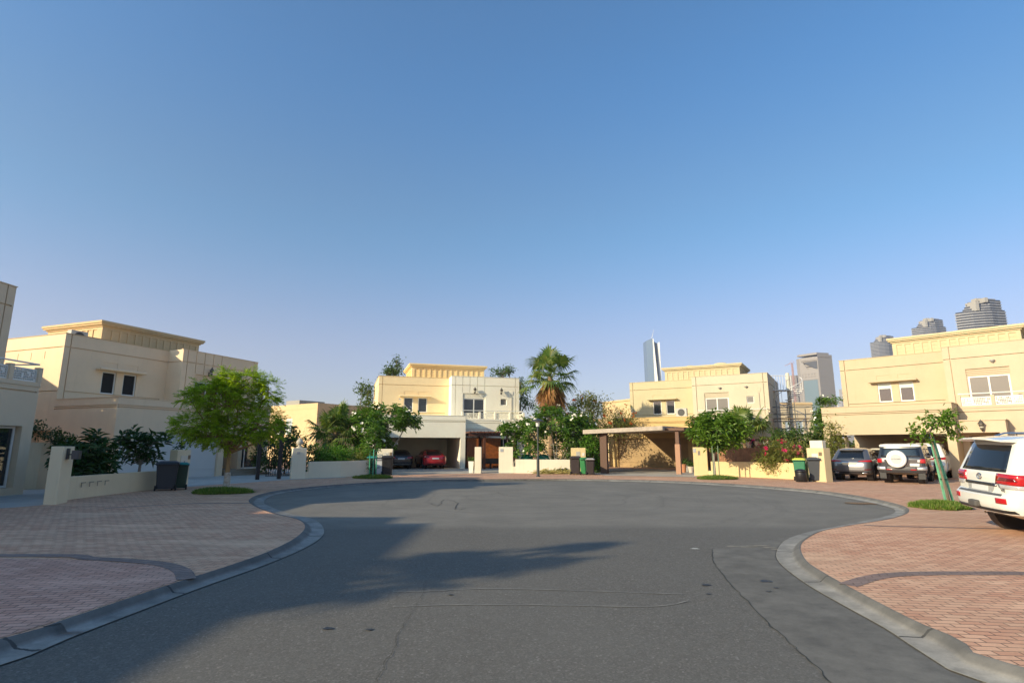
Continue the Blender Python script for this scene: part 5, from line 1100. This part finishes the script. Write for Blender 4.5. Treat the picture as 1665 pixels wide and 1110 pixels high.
# leaning staked young tree on the right
plant('young_tree', 'sparse broad-leaved young tree tied to two leaning green stakes', 'tree', (1546, 823.5), [(1520, 686, 24, 6, 15), (1493, 699, 11, 5, 6), (1545, 690, 12, 5, 6), (1504, 712, 14, 3, 5), (1551, 709, 7, 4, 4), (1528, 676, 18, 4, 8), (1545, 674, 9, 3, 3)], cl_broad, LALM, BK, trunk=.03, s=.78, seed=28,
      trunkpts=[(0, 0, -.05), (-.10, 0, .7), (-.25, 0, 1.6), (-.32, 0, 2.1)])
p0 = at(1548, 822.5, PZ); o = thing('tree_stakes', tuple(p0), 90, 'two leaning pale green stakes at the sparse young tree', 'tree stake')
GS2 = flat('pale green painted stake', (.16, .42, .25), .65, var=.25, scale=5)
for dx, dy in ((.03, -.05), (-.07, .06)):
    MB().tube([(dx*1.4, dy, -.05), (dx-.33+(0 if dx > 0 else .06), dy*.4, 1.95)], .034, 4).build('stake', GS2, o)
for z, sx_ in ((.75, -.13), (1.35, -.22), (1.9, -.33)): MB().tube([(sx_-.08, -.09, z), (sx_+.1, -.09, z), (sx_+.1, .06, z), (sx_-.08, .06, z), (sx_-.08, -.09, z)], .012, 4).build('tie', BLACK, o)
plant('rose_bush', 'small flowering pot bush between the two white SUVs', 'shrub', (1553, 775), [(1553, 752, 8, 9, 22)], cl_fine, leafmat('dry peach leaf', [(.5, .3, .2), (.3, .2, .08), (.55, .4, .3)], .2), BK, trunk=.02, s=1., seed=29)
# background trees
plant('slender_tree', 'slender bluish green tree left of the yellow wing', 'tree', None, [(598, 638, 9, 16, 22), (588, 632, 6, 10, 10), (596, 665, 14, 18, 34), (582, 690, 12, 18, 20)], cl_far, LDARK, BK, base3=Vector((-14.2, 54, 0)), trunk=.12, ndens=2.2, hollow=.15, s=.9, seed=33, split=3)
plant('background_tree', 'dark tree top left of the attic of the yellow and cream villa', 'tree', None, [(641, 602, 15, 9, 30), (646, 588, 5, 6, 8), (632, 606, 10, 6, 14)], cl_far, LDARK, BK, base3=Vector((-13.5, 64, 0)), trunk=.2, ndens=2.4, hollow=.1, s=.9, seed=34, split=6)
plant('background_tree', 'loose feathery tree right of the attic of the yellow and cream villa', 'tree', None, [(815, 605, 18, 6, 26), (826, 602, 12, 4, 12), (850, 635, 12, 14, 24), (855, 655, 14, 12, 26), (846, 622, 7, 8, 9)], cl_far, LDARK, BK, base3=Vector((.8, 58, 0)), trunk=.16, ndens=2.2, hollow=.15, s=.8, seed=35, split=5)

# ---- fan palms
def fan_palm(label, base3, crownz, nl, size, skirt, seed, stemr=.2, name='fan_palm', spread=1., minel=-35):
    r = random.Random(seed); o = thing(name, tuple(base3), 90, label, 'palm tree'); tr = MB(); h = crownz-base3[2]
    tr.tube([(0, 0, -.05), (.05, 0, h*.3), (.0, .05, h*.7), (0, 0, h)], [stemr*1.3, stemr, stemr*.9, stemr*.8], 12); tr.build('trunk', bark('palm trunk', (.28, .18, .10)), o, smooth=True)
    def frond(mb, az, el, pet, fan, droop, dead=False):
        d = Vector((math.cos(az)*math.cos(el), math.sin(az)*math.cos(el), math.sin(el))); c0 = Vector((0, 0, h+r.uniform(-.25, .25)))
        side = d.cross(UP).normalized(); nn = side.cross(d).normalized(); mb.tube([c0, c0+d*pet*.6, c0+d*pet-UP*.03*pet], [.028, .02, .014], 4, False); base = c0+d*pet
        n = 24
        for k in range(n):
            t = (k/(n-1)-.5)*R(250 if not dead else 120); dd = (d*math.cos(t)+side*math.sin(t)+nn*(.18*math.cos(t)))
            L_ = fan*r.uniform(.85, 1.1)*(1-.12*abs(t)); p1 = base+dd.normalized()*L_*.55; tip = base+dd.normalized()*L_-UP*droop*L_*(r.uniform(.3, .9))
            perp = nn.cross(dd).normalized()*fan*.048; m = len(mb.v)
            mb.v += [tuple(base), tuple(p1-perp+nn*.02), tuple(p1+perp-nn*.01), tuple(tip), tuple(p1+nn*.035)]
            mb.f += [(m, m+1, m+4), (m, m+4, m+2), (m+1, m+3, m+4), (m+4, m+3, m+2)]
            if r.random() < .35: mb.tube([tip, tip-UP*fan*r.uniform(.15, .4)], .004, 3, False)
    cr = MB()
    for i in range(nl):
        el = R(lerp(78, minel, (i/nl)**.9)+r.uniform(-9, 9)); frond(cr, i*2.4+r.uniform(-.3, .3), el, size*r.uniform(.55, 1.1), size*r.uniform(.6, .9)*spread, .35+.5*(i/nl))
    cr.build('fronds', leafmat('fan palm frond', [(.06, .12, .02), (.10, .17, .03), (.17, .22, .05), (.24, .24, .07)], .3, .4), o)
    if skirt:
        sk = MB()
        for i in range(skirt):
            el = R(r.uniform(-88, -66)); frond(sk, i*2.4, el, size*.6*r.uniform(.6, 1), size*r.uniform(.8, 1.1), .5, True)
        for i in range(skirt*10):
            a = r.uniform(0, 2*PI); q = r.uniform(.15, .55)*size*.75; z1 = h-r.uniform(.2, 1.0)*size; z0_ = z1-r.uniform(.5, 1.1)*size
            p = Vector((q*math.cos(a), q*math.sin(a), z1)); sk.leaf(p, Vector((math.cos(a)*.08, math.sin(a)*.08, -1))+rv(r, .06), Vector((math.cos(a), math.sin(a), 0)), z1-z0_, .05*size, .1, .5)
        sk.build('dead_fronds', leafmat('dead frond', [(.30, .14, .05), (.42, .22, .08), (.36, .20, .09), (.24, .11, .05)], .25), o)
    return o
q = far(895, 640, 46); zc = far(893, 612, 46).z
fan_palm('tall fan palm with a skirt of brown dead fronds in the centre', Vector((q.x, 46, 0)), zc, 27, 1.75, 26, 3, .24)
q = far(546, 700, 38.5); fan_palm('short fan palm with browning lower fronds behind the curved white wall', Vector((q.x, 38.5, 0)), far(546, 702, 38.5).z, 38, 1.4, 14, 4, .2, 'fan_palm', 1., -30)
q = far(1205, 700, 44); fan_palm('fan palm partly hidden behind the round leafy staked tree', Vector((q.x, 43.5, 0)), far(1207, 702, 43.5).z, 28, 1.45, 0, 6, .15, 'fan_palm', 1., -20)
b_ = Vector((-28.2, 23.6, 0)); o = thing('shade_tree', tuple(b_), 90, 'broad unseen tree added behind the left-edge villa to shade the tan villa', 'tree'); r_ = random.Random(12)  # unseen tree added, its crown blocks sun on the tan villa's garage corner
MB().tube([(0, 0, 0), (.1, 0, 3), (0, 0, 6)], [.2, .15, .06], 8).build('trunk', BK, o); mb = MB()
for i in range(1300):
    d = rv(r_).normalized(); cl_broad(mb, Vector((0, 0, 6.7))+Vector((d.x*2.3, d.y*2.3, d.z*2.1))*r_.uniform(.4, 1.1), d, r_, 1.4, 7)
mb.build('crown', LDARK, o)
def ac_unit(label, P, az, x, y, z):
    q = hpt(P, az, x, y); o = thing('air_conditioner', (q.x, q.y, z), az, label, 'air conditioner'); MB().box(-.45, .45, -.18, .18, .05, .75).build('casing', flat('ac casing', (.45, .43, .38), .6), o, bevel=.02)
    MB().lathe((0, -.183, .4), [(.02, -.02), (.27, -.02), (.29, .0)], 20, 'y').build('fan_grille', flat('dark fan grille', (.05, .05, .05), .6), o); MB().box(-.4, -.3, -.15, .15, 0, .049).box(.3, .4, -.15, .15, 0, .049).build('feet', BLACK, o)
ac_unit('air conditioner on the orange yellow garage roof of the villa with the timber carport', P3, 120, 5.7, .9, 4.2)
ac_unit('air conditioner on the roof edge of the tan villa beside its attic', P1, 20.3, 1.5, 6.2, 7.5)
ac_unit('air conditioner at the left end of the balcony of the villa with the timber carport', P3, 120, 7.2, 2.7, 3.95)
# palm outside the frame whose shadow lies across the road
def sil(z, sx_, sy_): 
    k = z/math.tan(R(SUN_EL)); return Vector((sx_-k*math.sin(R(SUN_AZ-180)), sy_-k*math.cos(R(SUN_AZ-180)), 0))
bp = sil(6.9, -1.75, 8.25)
fan_palm('fan palm outside the frame on the left whose shadow lies across the road', bp, 6.9, 30, .95, 10, 9, .11, 'fan_palm', 1., -40)
# ================================================================== buildings and towers far away
def fbox(root, name, mat, x0, x1, y0, y1, z0, z1, fr=()):
    mb = MB(); relief(mb, lambda s, d, z: (s, y0+d, z), x0, x1, z0, z1, list(fr)); relief(mb, lambda s, d, z: (x0+d, y1-s, z), 0, y1-y0, z0, z1, []); relief(mb, lambda s, d, z: (x1-d, y0+s, z), 0, y1-y0, z0, z1, [])
    mb.quad((x0, y0, z1), (x1, y0, z1), (x1, y1, z1), (x0, y1, z1)); mb.quad((x1, y1, z0), (x0, y1, z0), (x0, y1, z1), (x1, y1, z1)); return mb.build(name, mat, root)
YH = stucco('far yellow stucco', (.62, .46, .26)); 
a = far(436, 700, 76); b = far(514, 700, 70); t = b-a; az = math.degrees(math.atan2(t.x, t.y)); wd = math.hypot(t.x, t.y)
o = thing('villa', (a.x, a.y, 0), az, 'distant yellow villa with two upper windows above the black gate', 'house')
fbox(o, 'wall', YH, 0, wd, 0, 14, 0, 7.2, [(1.9, 3.3, 3.4, 5.4, .12), (3.9, 5.3, 3.4, 5.4, .12), (0, wd, 6.5, 6.54, .03)])
BGL = glassy('pale blue window', (.35, .42, .45), .15)
for x in (1.9, 3.9): window(o, x, x+1.4, 3.4, 5.4, .05, BGL, bars=(x+.7,), fw=.12)
fbox(o, 'roof_room', flat('grey roof room', (.3, .29, .26), .8), .6, 3.6, 2, 6, 7.201, 8.0)
a = far(975, 700, 72); b = far(1030, 700, 66); t = b-a; az = math.degrees(math.atan2(t.x, t.y)); wd = math.hypot(t.x, t.y)
o = thing('villa', (a.x, a.y, 0), az, 'pale villa wing seen behind the left end of the yellow villa', 'house'); fbox(o, 'wall', YH, .8, wd+3, 0, 12, 0, 7.2, [(.8, wd+3, 6.6, 6.64, .03)]); MB().box(.7, wd+3.1, -.1, .3, 7.203, 7.4).build('coping', YH, o)
a = far(1240, 700, 74); b = far(1325, 700, 74); t = b-a; az = 90.; wd = t.length
o = thing('villa', (a.x, a.y, 0), az, 'pale villa behind the scaffold and the white spiral stair', 'house')
fbox(o, 'wall', stucco('far cream stucco', (.56, .47, .32)), 0, wd, 0, 12, 0, 7.6, [(3.0, 4.0, 3.2, 5.2, .12), (4.4, 5.4, 3.2, 5.2, .12)])
for x in (3.0, 4.4): window(o, x, x+1.0, 3.2, 5.2, .05, BGL, bars=(x+.5,), fw=.1)
o2 = MB(); o2.box(0, wd, -.12, .0, 7.3, 7.5); o2.build('coping', YH, o)
hb = copy_tree(hm); hb.location = (-44.4, 28.2, 0); hb.rotation_euler = (0, 0, R(90-181)); hb['label'] = 'unseen villa copy added behind the left-edge villa to shade the tan villa'  # unseen copy added to keep the sun off the tan villa's garage side
# generic white roofs and trees far behind close the gaps at the horizon
for i, (x0, x1, y, Y, lab) in enumerate(((-2, 2, 0, 90, 'far villa roof line glimpsed right of the cream villa'),)):
    a = far(842, 700, Y); o = thing('villa', (a.x, Y, 0), 90, lab, 'house'); fbox(o, 'wall', YH, 0, 14, 0, 12, 0, 6.0, [(0, 14, 5.2, 5.25, .03)]); MB().box(-.1, 14.1, -.1, .3, 6.003, 6.2).build('coping', YH, o)
for i, (px_, Y, hh, lab) in enumerate(((560, 85, 3.5, 'far dark tree mass behind the short fan palm'), (420, 90, 4.5, 'far dark tree behind the black frame'), (480, 100, 4.5, 'far dark tree behind the distant yellow villa'), (870, 75, 4.5, 'far dark tree behind the street lamp garden'), (930, 80, 5, 'far dark tree right of the tall palm'), (1265, 66, 4, 'far dark tree behind the scaffold'), (1340, 80, 5, 'far dark tree left of the peach villa'))):
    q = far(px_, 715, Y); plant('background_tree', lab, 'tree', None, [(px_, 727-(hh-1.75)/Y*930*.55, 34, (hh*.5)/Y*930, 70)], cl_far, LDARK, BK, base3=Vector((q.x, Y, 0)), trunk=.15, s=1.2, seed=40+i)
# scaffold and spiral stair
SCF = flat('scaffold tube', (.16, .17, .17), .5, .5); q = at(1262, 727+1.75*930/47-3); X0 = far(1266, 700, 47).x
o = thing('scaffold', (X0, 47, 0), 90, 'grey tube scaffold with plank decks between the yellow and peach villas', 'scaffold'); S1 = 3.0
for x in (0, 1.5, 3.0):
    for y in (0, 1.2): MB().tube([(x, y, 0), (x, y, 5.6-(.6 if x == 3. else 0))], .035, 6).build('standard', SCF, o)
mb = MB()
for z in (1.5, 2.1, 2.7, 3.3, 3.9, 4.5, 5.1): mb.tube([(0, 0, z), (3, 0, z)], .025, 5); mb.tube([(0, 1.2, z), (3, 1.2, z)], .025, 5); [mb.tube([(x, 0, z), (x, 1.2, z)], .025, 5) for x in (0, 1.5, 3)]
mb.tube([(1.5, 0, 2.1), (3, 0, 4.5)], .025, 5); mb.tube([(1.5, 0, 3.9), (0, 0, 2.1)], .025, 5); mb.build('ledgers', SCF, o)
for z in (2.75, 4.1): MB().box(.0, 3.0, .05, 1.15, z, z+.05).build('deck', flat('scaffold plank', (.2, .15, .1), .8), o)
X1 = far(1284, 650, 50).x; o = thing('spiral_stair', (X1, 50, 0), 90, 'white spiral stair with a railed landing rising behind the yellow villa', 'stair'); WM = flat('white painted steel', (.75, .75, .72), .4)
MB().lathe((0, 0, 0), [(.16, 0), (.16, 8.3), (.02, 8.32)], 12).build('column', flat('pale column', (.62, .56, .42), .6), o)
mb = MB(); rl = []; 
for k in range(34):
    a = R(22*k); z = .4+k*.2; m = Matrix.Translation((0, 0, z)) @ Matrix.Rotation(a, 4, 'Z'); mb.box(.15, 1.15, -.18, .18, 0, .04, m); rl.append((1.15*math.cos(a), 1.15*math.sin(a), z+.95))
    if k % 2 == 0: mb.tube([(1.15*math.cos(a), 1.15*math.sin(a), z), rl[-1]], .02, 4)
mb.build('treads', WM, o); MB().tube(rl, .03, 6).build('handrail', WM, o)
mb = MB(); mb.box(-2.2, 0, -.6, .6, 6.7, 6.76); [mb.tube([(x, -.6, 6.76), (x, -.6, 8.0)], .02, 4) for x in [-2.2+.24*k for k in range(10)]]; mb.tube([(-2.2, -.6, 8.0), (0, -.6, 8.0)], .03, 5); mb.build('landing', WM, o)

def relief_face(mb, P0, P1, z0, z1, rects, depthdir):
    P0 = Vector(P0); P1 = Vector(P1); t = (P1-P0); Ld = t.length; t.normalize()
    relief(mb, lambda s, d, z: tuple(Vector((P0.x+t.x*s+depthdir[0]*d, P0.y+t.y*s+depthdir[1]*d, z))), 0, Ld, z0, z1, rects)
def ptY(px_, Y, py=600): v = far(px_, py, Y); return Vector((v.x, Y))
def hz(py, Y, px_=832): return far(px_, py, Y).z
# blue glass tower
Y = 1500.; z1 = hz(550, Y, 1058)
o = thing('glass_tower', (ptY(1062, Y, 580).x, Y, 0), 90, 'blue glass skyscraper with white folded edges behind the yellow villa', 'skyscraper'); sc = Y/930.
def P(px_, dz=0): return (px_-1060)*sc
BG = flat('blue tower glass', (.16, .22, .29), .15, .3, 0); BGD = flat('dark blue tower glass', (.04, .07, .12), .15, .3); WPN = flat('white tower panel', (.62, .62, .58), .5)
def hull(mb, bot, top):
    n = len(mb.v); k = len(bot); mb.v += [tuple(p) for p in bot]+[tuple(p) for p in top]; mb.f.append(tuple(n+i for i in reversed(range(k)))); mb.f.append(tuple(n+k+i for i in range(k)))
    for i in range(k): mb.f.append((n+i, n+(i+1) % k, n+k+(i+1) % k, n+k+i))
zt = z1
mb = MB(); hull(mb, [(P(1050.5), 20, 0), (P(1060), -6, 0), (P(1060), 60, 0), (P(1050.5), 60, 0)], [(P(1050), 20, zt-4), (P(1059.5), -6, zt), (P(1059.5), 60, zt), (P(1050), 60, zt-4)]); mb.build('glass_wing', BG, o)
mb = MB(); hull(mb, [(P(1060.2), -6, 0), (P(1072), -20, 0), (P(1060.2), 14, 0)], [(P(1059.7), -6, zt-1), (P(1061), -8, zt-3), (P(1059.7), 14, zt-1)]); mb.build('folded_panel', WPN, o)
mb = MB(); hull(mb, [(P(1060.4), 16, 0), (P(1075.5), 16, 0), (P(1075.5), 60, 0), (P(1060.4), 60, 0)], [(P(1060), 16, zt-2), (P(1073), 16, zt-12), (P(1073), 60, zt-12), (P(1060), 60, zt-2)]); mb.build('glass_core', BGD, o)
mb = MB(); hull(mb, [(P(1072.6), 2, 0), (P(1075.6), -3, 0), (P(1075.6), 15, 0), (P(1072.6), 15, 0)], [(P(1070), 2, zt-14), (P(1073.4), -3, zt-10), (P(1073.4), 15, zt-10), (P(1070), 15, zt-14)]); mb.build('folded_panel', WPN, o)
MB().tube([(P(1060.5), 20, zt-4), (P(1064), 20, zt+12), (P(1067), 20, zt+28)], [1.2, .7, .4], 5).build('mast', WPN, o)
o.scale = (.84, .84, 1)
# beige office tower
Y = 900.; sc = Y/930.; zt = hz(576, Y, 1335)
o = thing('office_tower', (ptY(1330, Y).x, Y, 0), 90, 'beige tower with a notched top and a blue glass front', 'skyscraper')
BEIG = flat('beige tower concrete', (.27, .25, .235), .8); BG2 = flat('muted blue glass', (.14, .20, .23), .2, .3); DK = flat('dark opening', (.05, .055, .07), .6)
def Q(px_): return (px_-1330)*sc
A_ = Vector((Q(1313), 24)); B_ = Vector((Q(1331), 0)); C_ = Vector((Q(1359), 6)); 
mb = MB(); LA = (B_-A_).length; LB = (C_-B_).length
rc = [(2.5, LA-2.0, 0, zt*.735, .9)]
for k in range(5): rc += [(2.6+k*(LA-5)/5, 2.6+k*(LA-5)/5+2.2, zt*.755, zt*.77, 1.), (2.6+k*(LA-5)/5, 2.6+k*(LA-5)/5+2.2, zt*.785, zt*.80, 1.)]
rc += [(3, LA-1.2, zt*.93, zt*.945, 1.5)]+[(5+j*.9, LA-1.2, zt*(.925-.0095*j), zt*(.9345-.0095*j), 3.) for j in range(9)]
rc += [(LA-1.2, LA-.6, 4+k*3.6, 5.6+k*3.6, .5) for k in range(int(zt/3.6)-8)]
dA = ((C_-B_).normalized()); relief_face(mb, A_, B_, 0, zt-3, rc, (dA.x*.2, 1))
rb = [(1.5+i*2.0, 1.6+i*2.0, 2, zt-8, .3) for i in range(int(LB/2))]+[(.3, LB-.3, 6+k*7.2, 6.12+k*7.2, .3) for k in range(int(zt/7.2)-1)]+[(2+k*2.6, 3.4+k*2.6, zt-5.5, zt-3.5, 1.) for k in range(9)]
relief_face(mb, B_, C_, 0, zt, rb, (0, 1)); D_ = Vector((C_.x, C_.y+24)); E_ = Vector((A_.x, A_.y+10))
mb.quad((*C_, 0), (*D_, 0), (*D_, zt), (*C_, zt)); mb.quad((*D_, 0), (*E_, 0), (*E_, zt-3), (*D_, zt)); mb.quad((*E_, 0), (*A_, 0), (*A_, zt-3), (*E_, zt-3)); mb.poly([(*A_, zt-3), (*B_, zt), (*C_, zt), (*D_, zt), (*E_, zt-3)]); mb.build('tower_wall', BEIG, o)
n_ = (Vector((A_.y-B_.y, B_.x-A_.x))).normalized()
g1 = A_.lerp(B_, .13); g2 = A_.lerp(B_, .90); mb = MB(); mb.quad((g1.x+n_.x*-0, g1.y+.4, 1), (g2.x, g2.y+.4, 1), (g2.x, g2.y+.4, zt*.73), (g1.x, g1.y+.4, zt*.73))
mb.quad((g1.x, g1.y+.8, 1), (g1.x, g1.y+.8, zt*.73), (g2.x, g2.y+.8, zt*.73), (g2.x, g2.y+.8, 1)); mb.build('glass_front', BG2, o)
g1 = A_.lerp(B_, .2); g2 = A_.lerp(B_, .93); mb = MB(); prm = [(g1.x, g1.y-.3, zt*.925), (g2.x, g2.y-.3, zt*.84), (g2.x, g2.y-.3, zt*.93)]; hull(mb, prm, [(x, y+1.5, z) for x, y, z in prm]); mb.build('sky_notch', DK, o)
mb = MB(); prism(mb, [A_+Vector((1, 1)), B_+Vector((0, 1)), C_+Vector((-4, 1)), D_+Vector((-4, -2)), E_+Vector((1, -2))], zt+.1, zt+3.5); mb.build('roof_crown', BEIG, o)
# apartment tower with window rows
Y = 1000.; sc = Y/930.; zt = hz(610, Y, 1300); o = thing('apartment_tower', (ptY(1300, Y).x, Y, 0), 90, 'pale apartment tower with rows of dark windows left of the beige tower', 'skyscraper')
mb = MB(); rc = []; nf = int(zt/3.6)
for k in range(nf-1):
    z = 3+k*3.6; rc += [(1.5, 7, z, z+1.9, 1.2), (9.5, 15.5, z, z+2.1, 1.2)]+[(x, x+1.8, z, z+1.7, .6) for x in (19, 22.5, 26)]
relief_face(mb, Vector(((1285-1300)*sc, 0)), Vector(((1312-1300)*sc, -2)), 0, zt, rc, (0, 1)); x0, x1 = (1285-1300)*sc, (1312-1300)*sc
mb.quad((x1, -2, 0), (x1, 20, 0), (x1, 20, zt), (x1, -2, zt)); mb.quad((x0, 20, 0), (x0, 0, 0), (x0, 0, zt), (x0, 20, zt)); mb.quad((x0, 0, zt), (x1, -2, zt), (x1, 20, zt), (x0, 20, zt)); mb.quad((x1, 20, 0), (x0, 20, 0), (x0, 20, zt), (x1, 20, zt))
mb.build('tower_wall', flat('pale grey tower', (.34, .32, .31), .8), o)
mb = MB(); mb.quad((x0+.5, 2.2, 1), (x1-.5, .6, 1), (x1-.5, .6, zt-1), (x0+.5, 2.2, zt-1)); mb.quad((x0+.5, 2.6, 1), (x0+.5, 2.6, zt-1), (x1-.5, 1.0, zt-1), (x1-.5, 1.0, 1)); mb.build('window_bands', flat('tower window glass', (.09, .09, .11), .3), o)
# construction crane
Y = 1000.; X = ptY(1284, Y).x; zt = hz(592, Y, 1284); o = thing('tower_crane', (X, Y-10, 0), 90, 'red and white tower crane in front of the pale apartment tower', 'crane'); CRN = flat('faded red crane steel', (.45, .28, .26), .6)
mb = MB(); [mb.tube([(x, y, 0), (x, y, zt)], .4, 4) for x in (-1, 1) for y in (-1, 1)]; [mb.tube([(-1, -1, z), (1, -1, z+4)], .25, 4) for z in range(0, int(zt)-4, 4)]; mb.build('mast', CRN, o)
mb = MB(); mb.tube([(-13, 0, zt-4), (0, 0, zt+1), (4, 0, zt+2)], .6, 4); mb.tube([(-6, 0, zt-1.4), (1, 0, zt+6), (4, 0, zt+2)], .25, 4); mb.build('jib', CRN, o)
# three curved, banded residential towers
BANDL = flat('light grey balcony band', (.27, .275, .29), .6); BANDD = flat('dark band glazing', (.035, .038, .05), .6, 0, 0, 0, 8, .1); CORE = flat('cream stair core', (.36, .34, .30), .8)
def banded(label, cx, wpx, topy, Y):
    sc = Y/930.; k = wpx*sc/84.; zt = hz(topy, Y, cx); o = thing('banded_tower', (ptY(cx, Y, topy+20).x, Y, 0), 90, label, 'skyscraper', 'curved banded towers behind the peach villa')
    outer_ = [(-39, 16), (-33, 8), (-20, -2), (-4, -9), (8, -11), (20, -8), (38, -6), (39, 14), (20, 26), (-20, 28)]
    inner_ = [(-26, 14), (-22, 6), (-14, 0), (-2, -7), (8, -9), (20, -6), (34, -4), (35, 12), (16, 22), (-14, 22)]
    fh = 5.0*k; nL = int((zt-21*k)/fh)
    def lay(mb, pts, z0, z1, s=1.): prism(mb, [Vector((x*k*s, y*k*s)) for x, y in pts], z0, z1)
    lb = MB(); db = MB(); start = max(0, nL-26)
    prism(db, [Vector((x*k*.99, y*k*.99)) for x, y in outer_], 0, start*fh)
    for i in range(start, nL): lay(lb, outer_, i*fh, i*fh+fh*.42, 1.03); lay(db, outer_, i*fh+fh*.42, (i+1)*fh, .985)
    zt0 = nL*fh
    for j in range(4):
        ins = [(x+(4*j if x < 0 else 0), y) for x, y in inner_]; lay(lb, ins, zt0+j*fh, zt0+j*fh+fh*.42, 1.03); lay(db, ins, zt0+j*fh+fh*.42, zt0+(j+1)*fh, .985)
    lb.build('balcony_bands', BANDL, o); db.build('glazing', BANDD, o)
    MB().box(-17*k, -11*k, -8*k, 16*k, zt0-fh*.2, zt0+fh*3.6).box(-6*k, 8*k, 2*k, 14*k, zt0+4.01*fh, zt0+5.1*fh).box(-2*k, 4*k, -12*k, 2*k, zt0+2.9*fh, zt0+4.6*fh).build('stair_core', CORE, o); lay(cb := MB(), [(8, -8), (24, -5), (24, 10), (8, 12)], zt0+4.01*fh, zt0+4.4*fh); cb.build('roof_slab', BANDL, o)
banded('largest and rightmost of the three curved banded towers', 1597, 76, 486, 800.)
banded('middle one of the three curved banded towers', 1513, 53, 519, 1150.)
banded('leftmost of the three curved banded towers, half behind the attic', 1438, 40, 545, 1400.)
Y = 1300.; o = thing('apartment_tower', (ptY(1373, Y).x, Y, 0), 90, 'small far tower glimpsed at the left edge of the peach villa', 'skyscraper'); zt = hz(632, Y, 1373)
fbox(o, 'tower_wall', flat('far grey tower', (.33, .32, .33), .8), -9, 9, 0, 16, 0, zt, [(-8, 8, z, z+2, .8) for z in range(4, int(zt)-4, 5)]); fbox(o, 'setback', flat('far grey tower', (.33, .32, .33), .8), -14, -9.01, 2, 14, 0, zt*.8, [])

# ------------------------------------------------------------------ air
hm_ = bpy.data.materials.new('haze air'); hm_.use_nodes = True; t = hm_.node_tree; t.nodes.remove(t.nodes['Principled BSDF'])
pv = t.nodes.new('ShaderNodeVolumePrincipled'); pv.inputs['Color'].default_value = (.80, .87, 1, 1); pv.inputs['Density'].default_value = .0002; pv.inputs['Anisotropy'].default_value = .3
t.links.new(pv.outputs[0], t.nodes['Material Output'].inputs['Volume'])
hb_ = MB(); hb_.box(-1950, 1950, -1950, 1950, -1.1, 330); tag(hb_.build('haze', hm_), kind='stuff')
